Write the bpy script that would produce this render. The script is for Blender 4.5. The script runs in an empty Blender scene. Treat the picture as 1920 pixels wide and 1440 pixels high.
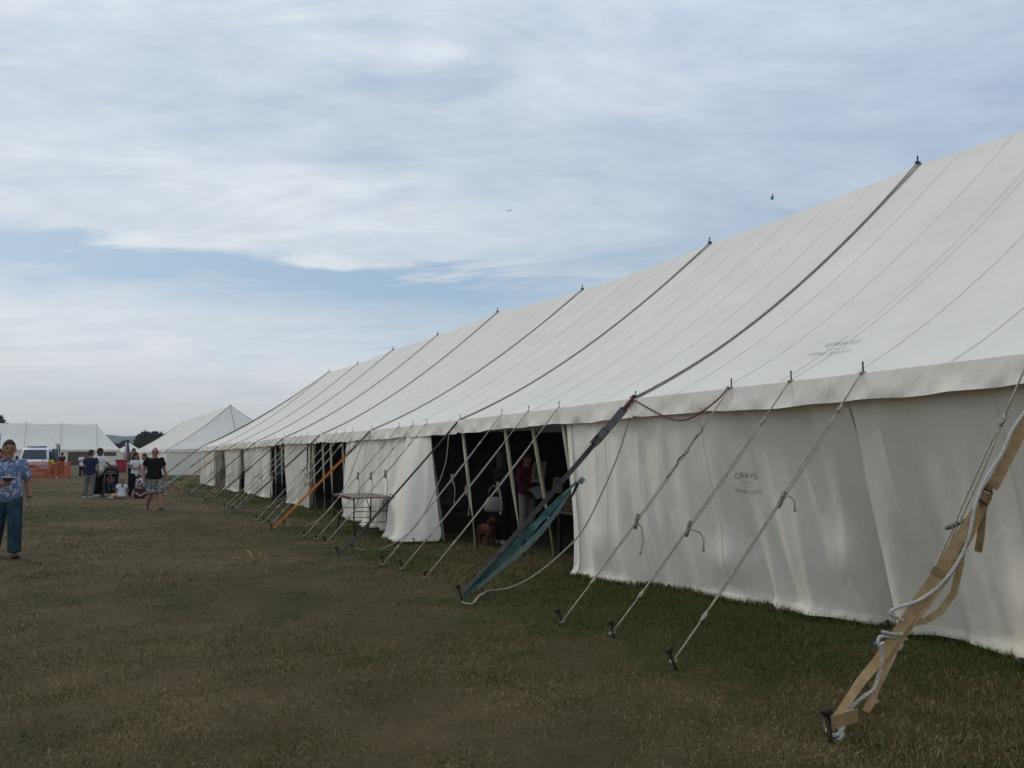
import bpy, bmesh, math, random
import numpy as np
from mathutils import Vector, Matrix

random.seed(7)
rng = np.random.default_rng(7)
S = bpy.context.scene
C = S.collection

# ------------------------------------------------------------------ camera
FPX, CAM_H = 1540.0, 1.55
PIT = math.atan(134 / FPX)
YAW = math.atan(805 * math.cos(PIT) / FPX)
cam = bpy.data.cameras.new('camera')
cam.sensor_width = 36.0
cam.lens = 36.0 * FPX / 1920
cam.clip_start = 0.05
cam.clip_end = 6000
camo = bpy.data.objects.new('camera', cam)
C.objects.link(camo)
camo.location = (0, 0, CAM_H)
camo.rotation_euler = (math.pi / 2 + PIT, 0, -YAW)
S.camera = camo

# ------------------------------------------------------------------ exposure
S.view_settings.view_transform = 'Standard'
S.view_settings.look = 'None'
S.view_settings.gamma = 1.0
S.view_settings.use_curve_mapping = False
S.view_settings.exposure = 0.04

# ------------------------------------------------------------------ sun (thinly veiled by cloud)
SUN_EL, SUN_AZ = math.radians(37), math.radians(-24)      # azimuth clockwise from +Y
sun = bpy.data.lights.new('sun', 'SUN')
sun.energy = 0.8
sun.angle = math.radians(12)
sun.color = (1.0, 0.96, 0.9)
suno = bpy.data.objects.new('sun', sun)
C.objects.link(suno)
sd = Vector((math.sin(SUN_AZ) * math.cos(SUN_EL), math.cos(SUN_AZ) * math.cos(SUN_EL), math.sin(SUN_EL)))
suno.rotation_euler = sd.to_track_quat('Z', 'Y').to_euler()
suno.location = sd * 60

# ------------------------------------------------------------------ node helpers
def nd(nt, typ, **kw):
    n = nt.nodes.new(typ)
    for k, v in kw.items():
        if k.startswith('i_'):
            n.inputs[k[2:].replace('_', ' ')].default_value = v
        else:
            setattr(n, k, v)
    return n
def math_n(nt, op, a, b=None, c=None, clamp=False):
    n = nt.nodes.new('ShaderNodeMath'); n.operation = op; n.use_clamp = clamp
    for i, v in enumerate((a, b, c)):
        if v is None: continue
        if isinstance(v, (int, float)): n.inputs[i].default_value = v
        else: nt.links.new(v, n.inputs[i])
    return n.outputs[0]
def mix_n(nt, fac, a, b, typ='MIX'):
    n = nt.nodes.new('ShaderNodeMix'); n.data_type = 'RGBA'; n.blend_type = typ
    for sock, v in ((n.inputs[0], fac), (n.inputs[6], a), (n.inputs[7], b)):
        if isinstance(v, (int, float)): sock.default_value = v
        elif isinstance(v, (tuple, list)): sock.default_value = (*v[:3], 1)
        else: nt.links.new(v, sock)
    return n.outputs[2]
def ramp_n(nt, fac, stops, interp='LINEAR'):
    n = nt.nodes.new('ShaderNodeValToRGB'); n.color_ramp.interpolation = interp
    el = n.color_ramp.elements
    while len(el) < len(stops): el.new(0.5)
    for e, (p, c) in zip(el, stops):
        e.position = p
        e.color = (c, c, c, 1) if isinstance(c, (int, float)) else (*c[:3], 1)
    nt.links.new(fac, n.inputs[0])
    return n.outputs[0]
def noise_n(nt, vec, scale, detail=4, rough=0.5, dist=0.0):
    n = nt.nodes.new('ShaderNodeTexNoise')
    n.inputs['Scale'].default_value = scale; n.inputs['Detail'].default_value = detail
    n.inputs['Roughness'].default_value = rough; n.inputs['Distortion'].default_value = dist
    if vec is not None: nt.links.new(vec, n.inputs['Vector'])
    return n.outputs['Fac']
def mapping_n(nt, vec, scale=(1, 1, 1), rot=(0, 0, 0), loc=(0, 0, 0)):
    n = nt.nodes.new('ShaderNodeMapping')
    n.inputs['Scale'].default_value = scale; n.inputs['Rotation'].default_value = rot; n.inputs['Location'].default_value = loc
    nt.links.new(vec, n.inputs['Vector'])
    return n.outputs[0]

# ------------------------------------------------------------------ sky
W = bpy.data.worlds.new('World')
S.world = W
W.use_nodes = True
nt = W.node_tree
nt.nodes.clear()
out = nd(nt, 'ShaderNodeOutputWorld')
bg = nd(nt, 'ShaderNodeBackground')
bg.inputs['Strength'].default_value = 0.1
nt.links.new(bg.outputs[0], out.inputs[0])
sky = nd(nt, 'ShaderNodeTexSky', sky_type='NISHITA')
sky.sun_disc = False
sky.sun_elevation = SUN_EL
sky.sun_rotation = SUN_AZ
sky.air_density = 1.0; sky.dust_density = 1.5; sky.ozone_density = 1.2
tc = nd(nt, 'ShaderNodeTexCoord')
rotd = mapping_n(nt, tc.outputs['Generated'], rot=(0, 0, YAW))    # y = along the tents' view direction
sep = nd(nt, 'ShaderNodeSeparateXYZ'); nt.links.new(rotd, sep.inputs[0])
dx, dy, dz = sep.outputs
zc = math_n(nt, 'ADD', math_n(nt, 'MAXIMUM', dz, 0.0), 0.16)
px_ = math_n(nt, 'DIVIDE', dx, zc); py_ = math_n(nt, 'DIVIDE', dy, zc)
comb = nd(nt, 'ShaderNodeCombineXYZ'); nt.links.new(px_, comb.inputs[0]); nt.links.new(py_, comb.inputs[1])
pv = comb.outputs[0]
n_big = noise_n(nt, mapping_n(nt, pv, (0.42, 0.7, 1), (0, 0, 0.5), (3.1, 1.7, 0)), 1.0, 6, 0.55, 0.6)
n_wisp = noise_n(nt, mapping_n(nt, pv, (0.9, 2.2, 1), (0, 0, 0.75), (0.4, 7.7, 2)), 1.3, 9, 0.62, 1.1)
n_fine = noise_n(nt, mapping_n(nt, pv, (2.2, 3.2, 1), (0, 0, 0.3), (5.4, 2.2, 4)), 2.2, 9, 0.6, 0.4)
# a long blue gap low over the far tents, ragged along its upper edge
wob = math_n(nt, 'MULTIPLY', math_n(nt, 'SUBTRACT', n_wisp, 0.5), 0.10)
gz = math_n(nt, 'ADD', math_n(nt, 'ADD', dz, wob), math_n(nt, 'MULTIPLY', math_n(nt, 'SUBTRACT', n_fine, 0.5), 0.045))
gline = math_n(nt, 'SUBTRACT', gz, math_n(nt, 'ADD', 0.205, math_n(nt, 'MULTIPLY', dx, -0.03)))
gup = math_n(nt, 'MULTIPLY_ADD', gline, -60.0, 0.9, clamp=True)
gdn = math_n(nt, 'MULTIPLY_ADD', gline, 22.0, 1.35, clamp=True)
glat = math_n(nt, 'MULTIPLY_ADD', dx, -4.5, 0.75, clamp=True)
gap = math_n(nt, 'MULTIPLY', math_n(nt, 'MULTIPLY', gup, gdn), glat)
cover = math_n(nt, 'ADD', math_n(nt, 'MULTIPLY', n_big, 0.55), math_n(nt, 'MULTIPLY', n_wisp, 0.45))
cov = ramp_n(nt, cover, [(0.34, 0.35), (0.47, 0.74), (0.60, 0.97)], 'EASE')
cov = math_n(nt, 'MULTIPLY', cov, math_n(nt, 'SUBTRACT', 1.0, math_n(nt, 'MULTIPLY', gap, 1.0)), clamp=True)
bright = math_n(nt, 'ADD', math_n(nt, 'MULTIPLY', n_big, 0.42), math_n(nt, 'ADD', math_n(nt, 'MULTIPLY', n_fine, 0.38), math_n(nt, 'MULTIPLY', n_wisp, 0.20)))
elev = ramp_n(nt, dz, [(0.0, 0.0), (0.5, 1.0)])
cl_lo = mix_n(nt, bright, (5.4, 5.9, 6.3), (8.2, 8.5, 8.8))
cl_hi = ramp_n(nt, bright, [(0.36, (0.49, 0.57, 0.70)), (0.62, (0.84, 0.88, 0.93))])
cl_hi = mix_n(nt, 1.0, cl_hi, (10, 10, 10), 'MULTIPLY')
clouds = mix_n(nt, elev, cl_lo, cl_hi)
thick = ramp_n(nt, math_n(nt, 'MULTIPLY_ADD', dz, 0.55, math_n(nt, 'MULTIPLY', dx, 0.9)), [(0.02, 0.0), (0.55, 1.0)], 'EASE')            # thicker, greyer cloud to the right
clouds = mix_n(nt, math_n(nt, 'MULTIPLY', thick, 0.9), clouds, mix_n(nt, 1.0, clouds, (0.71, 0.77, 0.88), 'MULTIPLY'))
pale = ramp_n(nt, dz, [(0.0, 1.0), (0.13, 0.0)], 'EASE')              # dull band of thick air on the skyline
clouds = mix_n(nt, math_n(nt, 'MULTIPLY', pale, 0.9), clouds, (6.1, 6.0, 5.7))
clear = mix_n(nt, 0.75, sky.outputs[0], (3.3, 4.8, 6.3))          # hazy blue between the clouds
col = mix_n(nt, cov, clear, clouds)
nt.links.new(col, bg.inputs['Color'])

# ------------------------------------------------------------------ pixel of the photograph -> point in the place
def ray(px, py):
    x = (px - 960) / FPX; y = (720 - py) / FPX
    Y = math.cos(PIT) - y * math.sin(PIT); Z = math.sin(PIT) + y * math.cos(PIT)
    return np.array([x * math.cos(YAW) + Y * math.sin(YAW), -x * math.sin(YAW) + Y * math.cos(YAW), Z])
CAMP = np.array([0, 0, CAM_H])
def G(px, py, z=0.0):
    d = ray(px, py); return CAMP + d * ((z - CAM_H) / d[2])
def V(px, py, u):
    d = ray(px, py); return CAMP + d * (u / d[0])
def PL(px, py, A, B):
    """point seen at the pixel on the upright plane through A and B"""
    A = np.append(np.asarray(A, float)[:2], 0.0); n = np.array([-(B[1] - A[1]), B[0] - A[0], 0.0]); d = ray(px, py)
    return CAMP + d * (np.dot(n, np.asarray(A) - CAMP) / np.dot(n, d))
def AT(px, dist, z=0.0):
    """ground point at a depth (metres ahead) under pixel column px"""
    x = (px - 960) / FPX * dist
    return np.array([x * math.cos(YAW) + dist * math.sin(YAW), -x * math.sin(YAW) + dist * math.cos(YAW), z])
def FC(p):
    """heading that turns a local -Y front towards the viewer"""
    return math.atan2(-p[0], p[1])
TO_CAM = -YAW      # rotation that makes a local -Y front face the camera

# ------------------------------------------------------------------ materials
MATS = {}
def M(name, c1, c2=None, scale=6.0, rough=0.8, bump=0.0, bscale=60.0, metal=0.0, spec=0.12, detail=5, stops=(0.35, 0.65), transl=0.0, stretch=(1, 1, 1)):
    if name in MATS: return MATS[name]
    m = bpy.data.materials.new(name); m.use_nodes = True
    t = m.node_tree; p = t.nodes['Principled BSDF']
    p.inputs['Roughness'].default_value = rough; p.inputs['Metallic'].default_value = metal
    p.inputs['Specular IOR Level'].default_value = spec
    c = nd(t, 'ShaderNodeTexCoord').outputs['Object']
    if stretch != (1, 1, 1): c = mapping_n(t, c, stretch)
    if c2 is None: c2 = tuple(v * 0.75 for v in c1)
    f = noise_n(t, c, scale, detail, 0.6)
    rp = ramp_n(t, f, [(stops[0], c2), (stops[1], c1)])
    t.links.new(rp, p.inputs['Base Color'])
    if bump:
        b = nd(t, 'ShaderNodeBump'); b.inputs['Strength'].default_value = bump; b.inputs['Distance'].default_value = 0.02
        t.links.new(noise_n(t, c, bscale, 6, 0.6), b.inputs['Height']); t.links.new(b.outputs[0], p.inputs['Normal'])
    if transl:
        tr = nd(t, 'ShaderNodeBsdfTranslucent'); t.links.new(rp, tr.inputs['Color'])
        ms = nd(t, 'ShaderNodeMixShader'); ms.inputs[0].default_value = transl
        t.links.new(p.outputs[0], ms.inputs[1]); t.links.new(tr.outputs[0], ms.inputs[2])
        t.links.new(ms.outputs[0], t.nodes['Material Output'].inputs['Surface'])
    MATS[name] = m
    return m
def canvas(name, c, dirt, transl=0.04, creases=1.0):
    """white tent canvas: weave, soft crumple relief, faint grey water marks and grass stains low down"""
    m = bpy.data.materials.new(name); m.use_nodes = True
    t = m.node_tree; p = t.nodes['Principled BSDF']
    p.inputs['Roughness'].default_value = 0.9; p.inputs['Specular IOR Level'].default_value = 0.12
    geo = nd(t, 'ShaderNodeNewGeometry').outputs['Position']
    n1 = noise_n(t, mapping_n(t, geo, (1, 1, 0.5)), 0.9, 8, 0.62, 0.5)
    n2 = noise_n(t, geo, 14.0, 6, 0.65)
    n3 = noise_n(t, mapping_n(t, geo, (1, 1, 0.12)), 5.0, 5, 0.6)
    base = mix_n(t, ramp_n(t, n1, [(0.3, 0.0), (0.7, 1.0)]), tuple(v * 0.90 for v in c), c)
    base = mix_n(t, math_n(t, 'MULTIPLY', ramp_n(t, n2, [(0.42, 0.0), (0.75, 1.0)]), 0.12), base, dirt)
    base = mix_n(t, math_n(t, 'MULTIPLY', ramp_n(t, n3, [(0.52, 0.0), (0.8, 1.0)]), 0.14), base, dirt)
    sp = nd(t, 'ShaderNodeSeparateXYZ'); t.links.new(geo, sp.inputs[0])
    low = math_n(t, 'MULTIPLY_ADD', sp.outputs[2], -2.6, 0.55, clamp=True)
    low = math_n(t, 'MULTIPLY', math_n(t, 'MULTIPLY', low, ramp_n(t, n2, [(0.35, 0.2), (0.65, 1.0)])), 0.8)
    base = mix_n(t, low, base, (dirt[0] * 0.55, dirt[1] * 0.58, dirt[2] * 0.42))
    t.links.new(base, p.inputs['Base Color'])
    b1 = nd(t, 'ShaderNodeBump'); b1.inputs['Strength'].default_value = 0.35 * creases; b1.inputs['Distance'].default_value = 0.05
    t.links.new(noise_n(t, mapping_n(t, geo, (1, 1, 0.55)), 3.2, 5, 0.55, 0.25), b1.inputs['Height'])
    b2 = nd(t, 'ShaderNodeBump'); b2.inputs['Strength'].default_value = 0.25; b2.inputs['Distance'].default_value = 0.004
    t.links.new(noise_n(t, geo, 160.0, 3, 0.6), b2.inputs['Height']); t.links.new(b1.outputs[0], b2.inputs['Normal'])
    t.links.new(b2.outputs[0], p.inputs['Normal'])
    tr = nd(t, 'ShaderNodeBsdfTranslucent'); t.links.new(base, tr.inputs['Color'])
    ms = nd(t, 'ShaderNodeMixShader'); ms.inputs[0].default_value = transl
    t.links.new(p.outputs[0], ms.inputs[1]); t.links.new(tr.outputs[0], ms.inputs[2])
    t.links.new(ms.outputs[0], t.nodes['Material Output'].inputs['Surface'])
    MATS[name] = m
    return m
def glass_m(name, c, rough=0.08):
    m = bpy.data.materials.new(name); m.use_nodes = True
    p = m.node_tree.nodes['Principled BSDF']
    p.inputs['Base Color'].default_value = (*c, 1); p.inputs['Roughness'].default_value = rough
    p.inputs['Specular IOR Level'].default_value = 0.6
    MATS[name] = m
    return m
ROOF = canvas('roof canvas', (0.85, 0.80, 0.695), (0.52, 0.49, 0.40), 0.03, 0.45)
WALL = canvas('wall canvas', (0.875, 0.795, 0.67), (0.57, 0.50, 0.385), 0.03, 1.3)
VAL = canvas('valance canvas', (0.86, 0.785, 0.68), (0.50, 0.44, 0.35), 0.05, 2.0)
SEAM = M('seam thread', (0.76, 0.72, 0.63), (0.68, 0.64, 0.56), 8, 0.9)
ROPE = M('hemp rope', (0.50, 0.45, 0.35), (0.32, 0.28, 0.21), 40, 0.9, 0.5, 260)
ROPEW = M('white rope', (0.72, 0.69, 0.63), (0.5, 0.48, 0.43), 50, 0.8, 0.5, 260)
ROPEG = M('grey roof rope', (0.33, 0.30, 0.25), (0.19, 0.17, 0.14), 14, 0.9, 0.4, 200)
ROPER = M('red rope', (0.20, 0.06, 0.055), (0.11, 0.05, 0.045), 60, 0.9)
IRON = M('rusty iron', (0.035, 0.032, 0.03), (0.06, 0.04, 0.03), 40, 0.7, 0.4, 120, 0.3)
STEEL = M('ratchet steel', (0.30, 0.30, 0.29), (0.13, 0.12, 0.11), 30, 0.45, 0.2, 80, 0.8)
WOODP = M('pale pole wood', (0.50, 0.44, 0.31), (0.34, 0.29, 0.19), 9, 0.75, 0.3, 70, stretch=(1, 1, 0.15))
TOGW = M('toggle wood', (0.26, 0.22, 0.17), (0.12, 0.10, 0.08), 40, 0.8, 0.3, 90)
TAN = M('tan webbing', (0.47, 0.325, 0.16), (0.34, 0.225, 0.10), 16, 0.8, 0.5, 380)
TANE = M('dark tan webbing', (0.30, 0.20, 0.10), (0.20, 0.13, 0.065), 16, 0.8, 0.4, 380)
TEAL = M('teal webbing', (0.066, 0.128, 0.125), (0.034, 0.07, 0.07), 9, 0.75, 0.4, 380)
TEALP = M('faded teal webbing', (0.20, 0.27, 0.26), (0.12, 0.18, 0.175), 12, 0.75, 0.4, 380)
GREYW = M('grey webbing', (0.17, 0.17, 0.155), (0.10, 0.10, 0.095), 12, 0.8, 0.4, 380)
DARKW = M('dark webbing', (0.085, 0.083, 0.078), (0.05, 0.049, 0.047), 12, 0.8, 0.4, 380)
BLUEW = M('navy webbing', (0.06, 0.085, 0.12), (0.035, 0.05, 0.07), 12, 0.8)
ORANGEW = M('orange webbing', (0.55, 0.18, 0.03), (0.38, 0.10, 0.015), 7, 0.6, 0.2, 300)
AMBERW = M('amber webbing', (0.50, 0.25, 0.04), (0.36, 0.16, 0.03), 8, 0.7)
INK = M('printed ink', (0.20, 0.19, 0.18), (0.48, 0.45, 0.40), 30, 0.9)
INKP = M('faded printed ink', (0.44, 0.44, 0.43), (0.52, 0.52, 0.50), 30, 0.9)

# ------------------------------------------------------------------ mesh helpers
def unit(v):
    v = np.asarray(v, float); n = np.linalg.norm(v)
    return v / n if n > 1e-12 else np.array([0, 0, 1.0])
def perp(d, hint=None):
    d = unit(d); h = np.array([0, 0, 1.0]) if hint is None else np.asarray(hint, float)
    if abs(np.dot(d, unit(h))) > 0.97: h = np.array([1.0, 0, 0])
    a = unit(np.cross(d, h)); return a, unit(np.cross(a, d))
class MB:
    rib = False
    def __init__(s): s.v = []; s.f = []
    def add(s, vs, fs):
        o = len(s.v); s.v.extend([tuple(map(float, v)) for v in vs]); s.f.extend([tuple(i + o for i in f) for f in fs]); return s
    def box(s, c, size, X=(1, 0, 0), Y=(0, 1, 0), Z=(0, 0, 1), taper=(1, 1)):
        c = np.asarray(c, float); X = np.asarray(X, float) * size[0] / 2; Y = np.asarray(Y, float) * size[1] / 2; Z = np.asarray(Z, float) * size[2] / 2
        vs = []
        for z in (-1, 1):
            tx, ty = taper if z > 0 else (1, 1)
            for x, y in ((-1, -1), (1, -1), (1, 1), (-1, 1)): vs.append(c + X * x * tx + Y * y * ty + Z * z)
        return s.add(vs, [(3, 2, 1, 0), (4, 5, 6, 7), (0, 1, 5, 4), (1, 2, 6, 5), (2, 3, 7, 6), (3, 0, 4, 7)])
    def loft(s, rings, n=10, cap=True):
        """rings: (centre, half axis A, half axis B)"""
        vs = []
        for c, a, b in rings:
            c = np.asarray(c, float); a = np.asarray(a, float); b = np.asarray(b, float)
            for i in range(n):
                t = 2 * math.pi * i / n; vs.append(c + a * math.cos(t) + b * math.sin(t))
        fs = []
        for r in range(len(rings) - 1):
            for i in range(n):
                j = (i + 1) % n; fs.append((r * n + i, r * n + j, (r + 1) * n + j, (r + 1) * n + i))
        if cap: fs.append(tuple(range(n - 1, -1, -1))); fs.append(tuple((len(rings) - 1) * n + i for i in range(n)))
        return s.add(vs, fs)
    def tube(s, pts, r, n=6, cap=True):
        pts = [np.asarray(p, float) for p in pts]
        if np.isscalar(r): r = [r] * len(pts)
        rings = []; a = None
        for i, p in enumerate(pts):
            d = unit(pts[min(i + 1, len(pts) - 1)] - pts[max(i - 1, 0)])
            if a is None: a, b = perp(d)
            else: a = unit(a - d * np.dot(a, d)); b = np.cross(d, a)
            rings.append((p, a * r[i], b * r[i]))
        return s.loft(rings, n, cap)
    def ell(s, c, rad, X=(1, 0, 0), Y=(0, 1, 0), Z=(0, 0, 1), nu=12, nv=8, fn=None):
        c = np.asarray(c, float); X = np.asarray(X, float); Y = np.asarray(Y, float); Z = np.asarray(Z, float)
        vs = []
        def pt(x, y, z):
            if fn: x, y, z = fn(x, y, z)
            return c + X * x * rad[0] + Y * y * rad[1] + Z * z * rad[2]
        vs.append(pt(0, 0, -1))
        for j in range(1, nv):
            ph = -math.pi / 2 + math.pi * j / nv
            for i in range(nu):
                t = 2 * math.pi * i / nu; vs.append(pt(math.cos(ph) * math.cos(t), math.cos(ph) * math.sin(t), math.sin(ph)))
        vs.append(pt(0, 0, 1))
        fs = [(0, 1 + (i + 1) % nu, 1 + i) for i in range(nu)]
        for j in range(nv - 2):
            for i in range(nu):
                k = (i + 1) % nu; fs.append((1 + j * nu + i, 1 + j * nu + k, 1 + (j + 1) * nu + k, 1 + (j + 1) * nu + i))
        b = 1 + (nv - 2) * nu; fs += [(b + i, b + (i + 1) % nu, len(vs) - 1) for i in range(nu)]
        return s.add(vs, fs)
    def ribbon(s, pts, wide, thick=0.004):
        """flat webbing along pts; wide = half-width vector (one, or one per point)"""
        s.rib = True; pts = [np.asarray(p, float) for p in pts]; rings = []
        for i, p in enumerate(pts):
            d = unit(pts[min(i + 1, len(pts) - 1)] - pts[max(i - 1, 0)])
            w = np.asarray(wide[i] if isinstance(wide, list) else wide, float); w = w - d * np.dot(w, d)
            nrm = unit(np.cross(d, w)) * thick / 2; rings.append((p - w - nrm, p + w - nrm, p + w + nrm, p - w + nrm))
        vs = [q for r in rings for q in r]; fs = [(3, 2, 1, 0)]
        for r in range(len(rings) - 1):
            for i in range(4):
                j = (i + 1) % 4; fs.append((r * 4 + i, r * 4 + j, r * 4 + 4 + j, r * 4 + 4 + i))
        b = (len(rings) - 1) * 4; fs.append((b, b + 1, b + 2, b + 3))
        return s.add(vs, fs)
    def prism(s, poly, off):
        """polygon (3D points, coplanar) extruded by the vector off"""
        n = len(poly); off = np.asarray(off, float); P = [np.asarray(p, float) for p in poly]
        return s.add(P + [p + off for p in P], [tuple(range(n - 1, -1, -1)), tuple(range(n, 2 * n))] + [(i, (i + 1) % n, n + (i + 1) % n, n + i) for i in range(n)])
    def torus(s, c, A, B, r, n=14, m=6):
        """ring round c through c+A and c+B"""
        c = np.asarray(c, float); A = np.asarray(A, float); B = np.asarray(B, float); N = unit(np.cross(A, B)); vs = []
        for i in range(n):
            t = 2 * math.pi * i / n; d = A * math.cos(t) + B * math.sin(t); u = unit(d)
            for j in range(m):
                q = 2 * math.pi * j / m; vs.append(c + d + u * r * math.cos(q) + N * r * math.sin(q))
        return s.add(vs, [(i * m + j, ((i + 1) % n) * m + j, ((i + 1) % n) * m + (j + 1) % m, i * m + (j + 1) % m) for i in range(n) for j in range(m)])
    def grid(s, fn, nu, nv):
        vs = [fn(i / nu, j / nv) for j in range(nv + 1) for i in range(nu + 1)]
        return s.add(vs, [(j * (nu + 1) + i, j * (nu + 1) + i + 1, (j + 1) * (nu + 1) + i + 1, (j + 1) * (nu + 1) + i) for j in range(nv) for i in range(nu)])
    def mesh(s, name, m=None, smooth=True, off=None):
        me = bpy.data.meshes.new(name)
        v = s.v if off is None else [(a - off[0], b - off[1], c - off[2]) for a, b, c in s.v]
        me.from_pydata(v, [], s.f); me.validate()
        if m: me.materials.append(m)
        if smooth: me.polygons.foreach_set('use_smooth', [True] * len(me.polygons))
        return me
    def build(s, name, m, parent=None, smooth=True, sharp=None, world=True):
        off = None
        if parent is not None and world: off = woff(parent)
        me = s.mesh(name, m, smooth, off)
        if s.rib and sharp is None: sharp = 40
        if sharp is not None and smooth: me.set_sharp_from_angle(angle=math.radians(sharp))
        return link(name, me, parent)
WO = {}
def woff(o): return WO.get(o.name, (0, 0, 0))
def link(name, me, parent=None):
    o = bpy.data.objects.new(name, me); C.objects.link(o)
    if parent is not None: o.parent = parent; WO[o.name] = woff(parent)
    return o
def tag(o, label=None, cat=None, group=None, kind=None):
    if label: o['label'] = label
    if cat: o['category'] = cat
    if group: o['group'] = group
    if kind: o['kind'] = kind
    return o
def thing(name, label, cat, loc=(0, 0, 0), rz=0.0, group=None):
    o = bpy.data.objects.new(name, None); C.objects.link(o)
    o.empty_display_size = 0.2
    o.location = tuple(map(float, loc)); o.rotation_euler = (0, 0, rz)
    WO[o.name] = tuple(map(float, loc)) if rz == 0 else (0, 0, 0)
    return tag(o, label, cat, group)
def lerp(a, b, t): return np.asarray(a, float) * (1 - t) + np.asarray(b, float) * t
def interp(t, xs, ys): return float(np.interp(t, xs, ys))

# ================================================================== MARQUEES
U0, UR = 5.84, 11.4
UB = 2 * UR - U0
class Tent:
    """a pole marquee: eave line at u = U0, ridge at u = UR, bays along +y"""
    def __init__(s, eave, ridge, near_end, far_end):
        s.E = [np.array([U0, w, z]) for w, z in eave]      # main guy positions along the eave
        s.R = [np.array([UR, w, z]) for w, z in ridge]     # ridge poles
        s.near, s.far = near_end, far_end
        s.corner_n = np.array([U0, near_end, eave[0][1]]); s.corner_f = np.array([U0, far_end, eave[-1][1]])
        s.ew = [near_end] + [e[0] for e in eave] + [far_end]; s.ez = [eave[0][1]] + [e[1] for e in eave] + [eave[-1][1]]
    def eave(s, w): return np.array([U0, w, interp(w, s.ew, s.ez)])
    def bays(s):
        L = [(s.corner_n, s.E[0], s.R[0], s.R[0])]
        for k in range(len(s.E) - 1): L.append((s.E[k], s.E[k + 1], s.R[k], s.R[k + 1]))
        L.append((s.E[-1], s.corner_f, s.R[-1], s.R[-1]))
        return L
def roof_pt(bay, a, t, lift=0.0, seed=0.0):
    """a along the bay, t from ridge (0) to eave (1)"""
    e0, e1, r0, r1 = bay
    p = lerp(lerp(r0, r1, a), lerp(e0, e1, a), t)
    p = p.copy()
    sag = 0.30 * 4 * t * (1 - t) * (0.8 + 0.4 * t)
    p[2] -= sag
    bil = math.sin(math.pi * a)
    p[2] += bil * (0.055 * math.sin(math.pi * t) - 0.032 * (1 - t)) + 0.008 * math.sin(a * 31 + seed) * t * t
    p[2] += 0.020 * t ** 6 * math.sin(a * 38 + 9 * t + seed * 2) * (0.4 + 0.6 * math.sin(a * 9 + seed)) * bil
    p[2] += lift
    return p
def mirror(p): q = np.array(p, float); q[0] = 2 * UR - q[0]; return q
def wall_noise(x, z, seed):
    def sharp(v): return math.copysign(abs(v) ** 0.75, v)
    k = 0.5 + 0.5 * math.sin(x * 0.9 + seed * 1.7)
    return (0.62 * sharp(math.sin(x * 4.3 + seed + 0.6 * math.sin(z * 1.4 + seed))) + 0.50 * k * math.sin(x * 9.1 + 2.1 * seed + 0.5 * z) + 0.30 * (1 - k) * math.sin(x * 15.3 + 3.7 * seed - 0.7 * z)
            + 0.20 * math.sin(x * 2.2 + z * 2.6 + seed) + 0.13 * k * math.sin(x * 26 + seed * 1.3 + 1.1 * z))
def ridge_folds(seed, L):
    rr = random.Random(int(seed * 100)); out = []
    for i in range(int(L * 4.2)):
        up = rr.random() < 0.45
        t0 = rr.uniform(-0.3, 0.15) if up else rr.uniform(0.25, 0.6)
        out.append((rr.uniform(0, L), rr.gauss(0, 0.16), t0, rr.uniform(0.5, 0.95) if up else 1.3, rr.uniform(0.02, 0.05), rr.uniform(0.025, 0.085), rr.choice((1, 1, -0.7))))
    return out
def wall_fn(top0, top1, base, seed, amp=0.035, pegs=(), hem=0.10):
    """base: [(a, u, w)] foot line; returns f(a, t) with t = 0 at the eave, 1 at the grass"""
    aa = [b[0] for b in base]; uu = [b[1] for b in base]; ww = [b[2] for b in base]
    L = abs(top1[1] - top0[1])
    RF = ridge_folds(seed, L)
    def f(a, t):
        tp = lerp(top0, top1, a)
        bt = np.array([interp(a, aa, uu), interp(a, aa, ww), 0.0])
        p = lerp(tp, bt, t)
        h = t
        s = a * L
        g = amp * (0.30 + 1.15 * h) * wall_noise(s, p[2], seed)
        g += 0.020 * h * math.sin(s * 3.1 + 5.5 * h + seed) * math.sin(h * 5 + s)          # slack diagonal pulls
        for s0, sl, ta, tb, am, wd, sg in RF:                            # creases hanging from the eave or rising from the pegs
            if ta < h < tb:
                q = abs(s - s0 - sl * (h - 0.5)) / wd
                if q < 5: g += sg * am * math.exp(-q) * math.sin(math.pi * (h - ta) / (tb - ta)) ** 0.7
        for cx_, cz_, sx_, sz_, am in ((0.9, 0.72, 0.16, 0.12, 0.06), (2.3, 0.80, 0.25, 0.10, 0.07), (3.4, 0.66, 0.12, 0.2, 0.04), (4.3, 0.78, 0.2, 0.13, 0.06)):   # bellied pockets low down
            g += am * math.exp(-((s - cx_ - 0.3 * math.sin(seed)) / sx_) ** 2 - ((h - cz_) / sz_) ** 2)
        for pg in pegs:                                   # cloth gathered towards a peg at its foot
            d = s - pg; g += 0.11 * h * h * math.exp(-(d / 0.22) ** 2) * math.cos(d * 11)
            g -= 0.05 * h ** 4 * math.exp(-(d / 0.5) ** 2)
        g += 0.045 * math.sin(math.pi * h) * math.sin(s * 1.15 + seed)
        p[0] -= g
        p[2] += 0.012 * (1 + math.sin(s * 3.3 + seed)) * (h > 0.999)
        p[0] -= 0.10 * max(0, h - 0.94) / 0.06 * (0.55 + 0.45 * math.sin(s * 2.3 + seed) + 0.2 * math.sin(s * 7.1))
        return p
    return f
def name_fine(L): return 3.5 < L < 4.9
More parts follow.
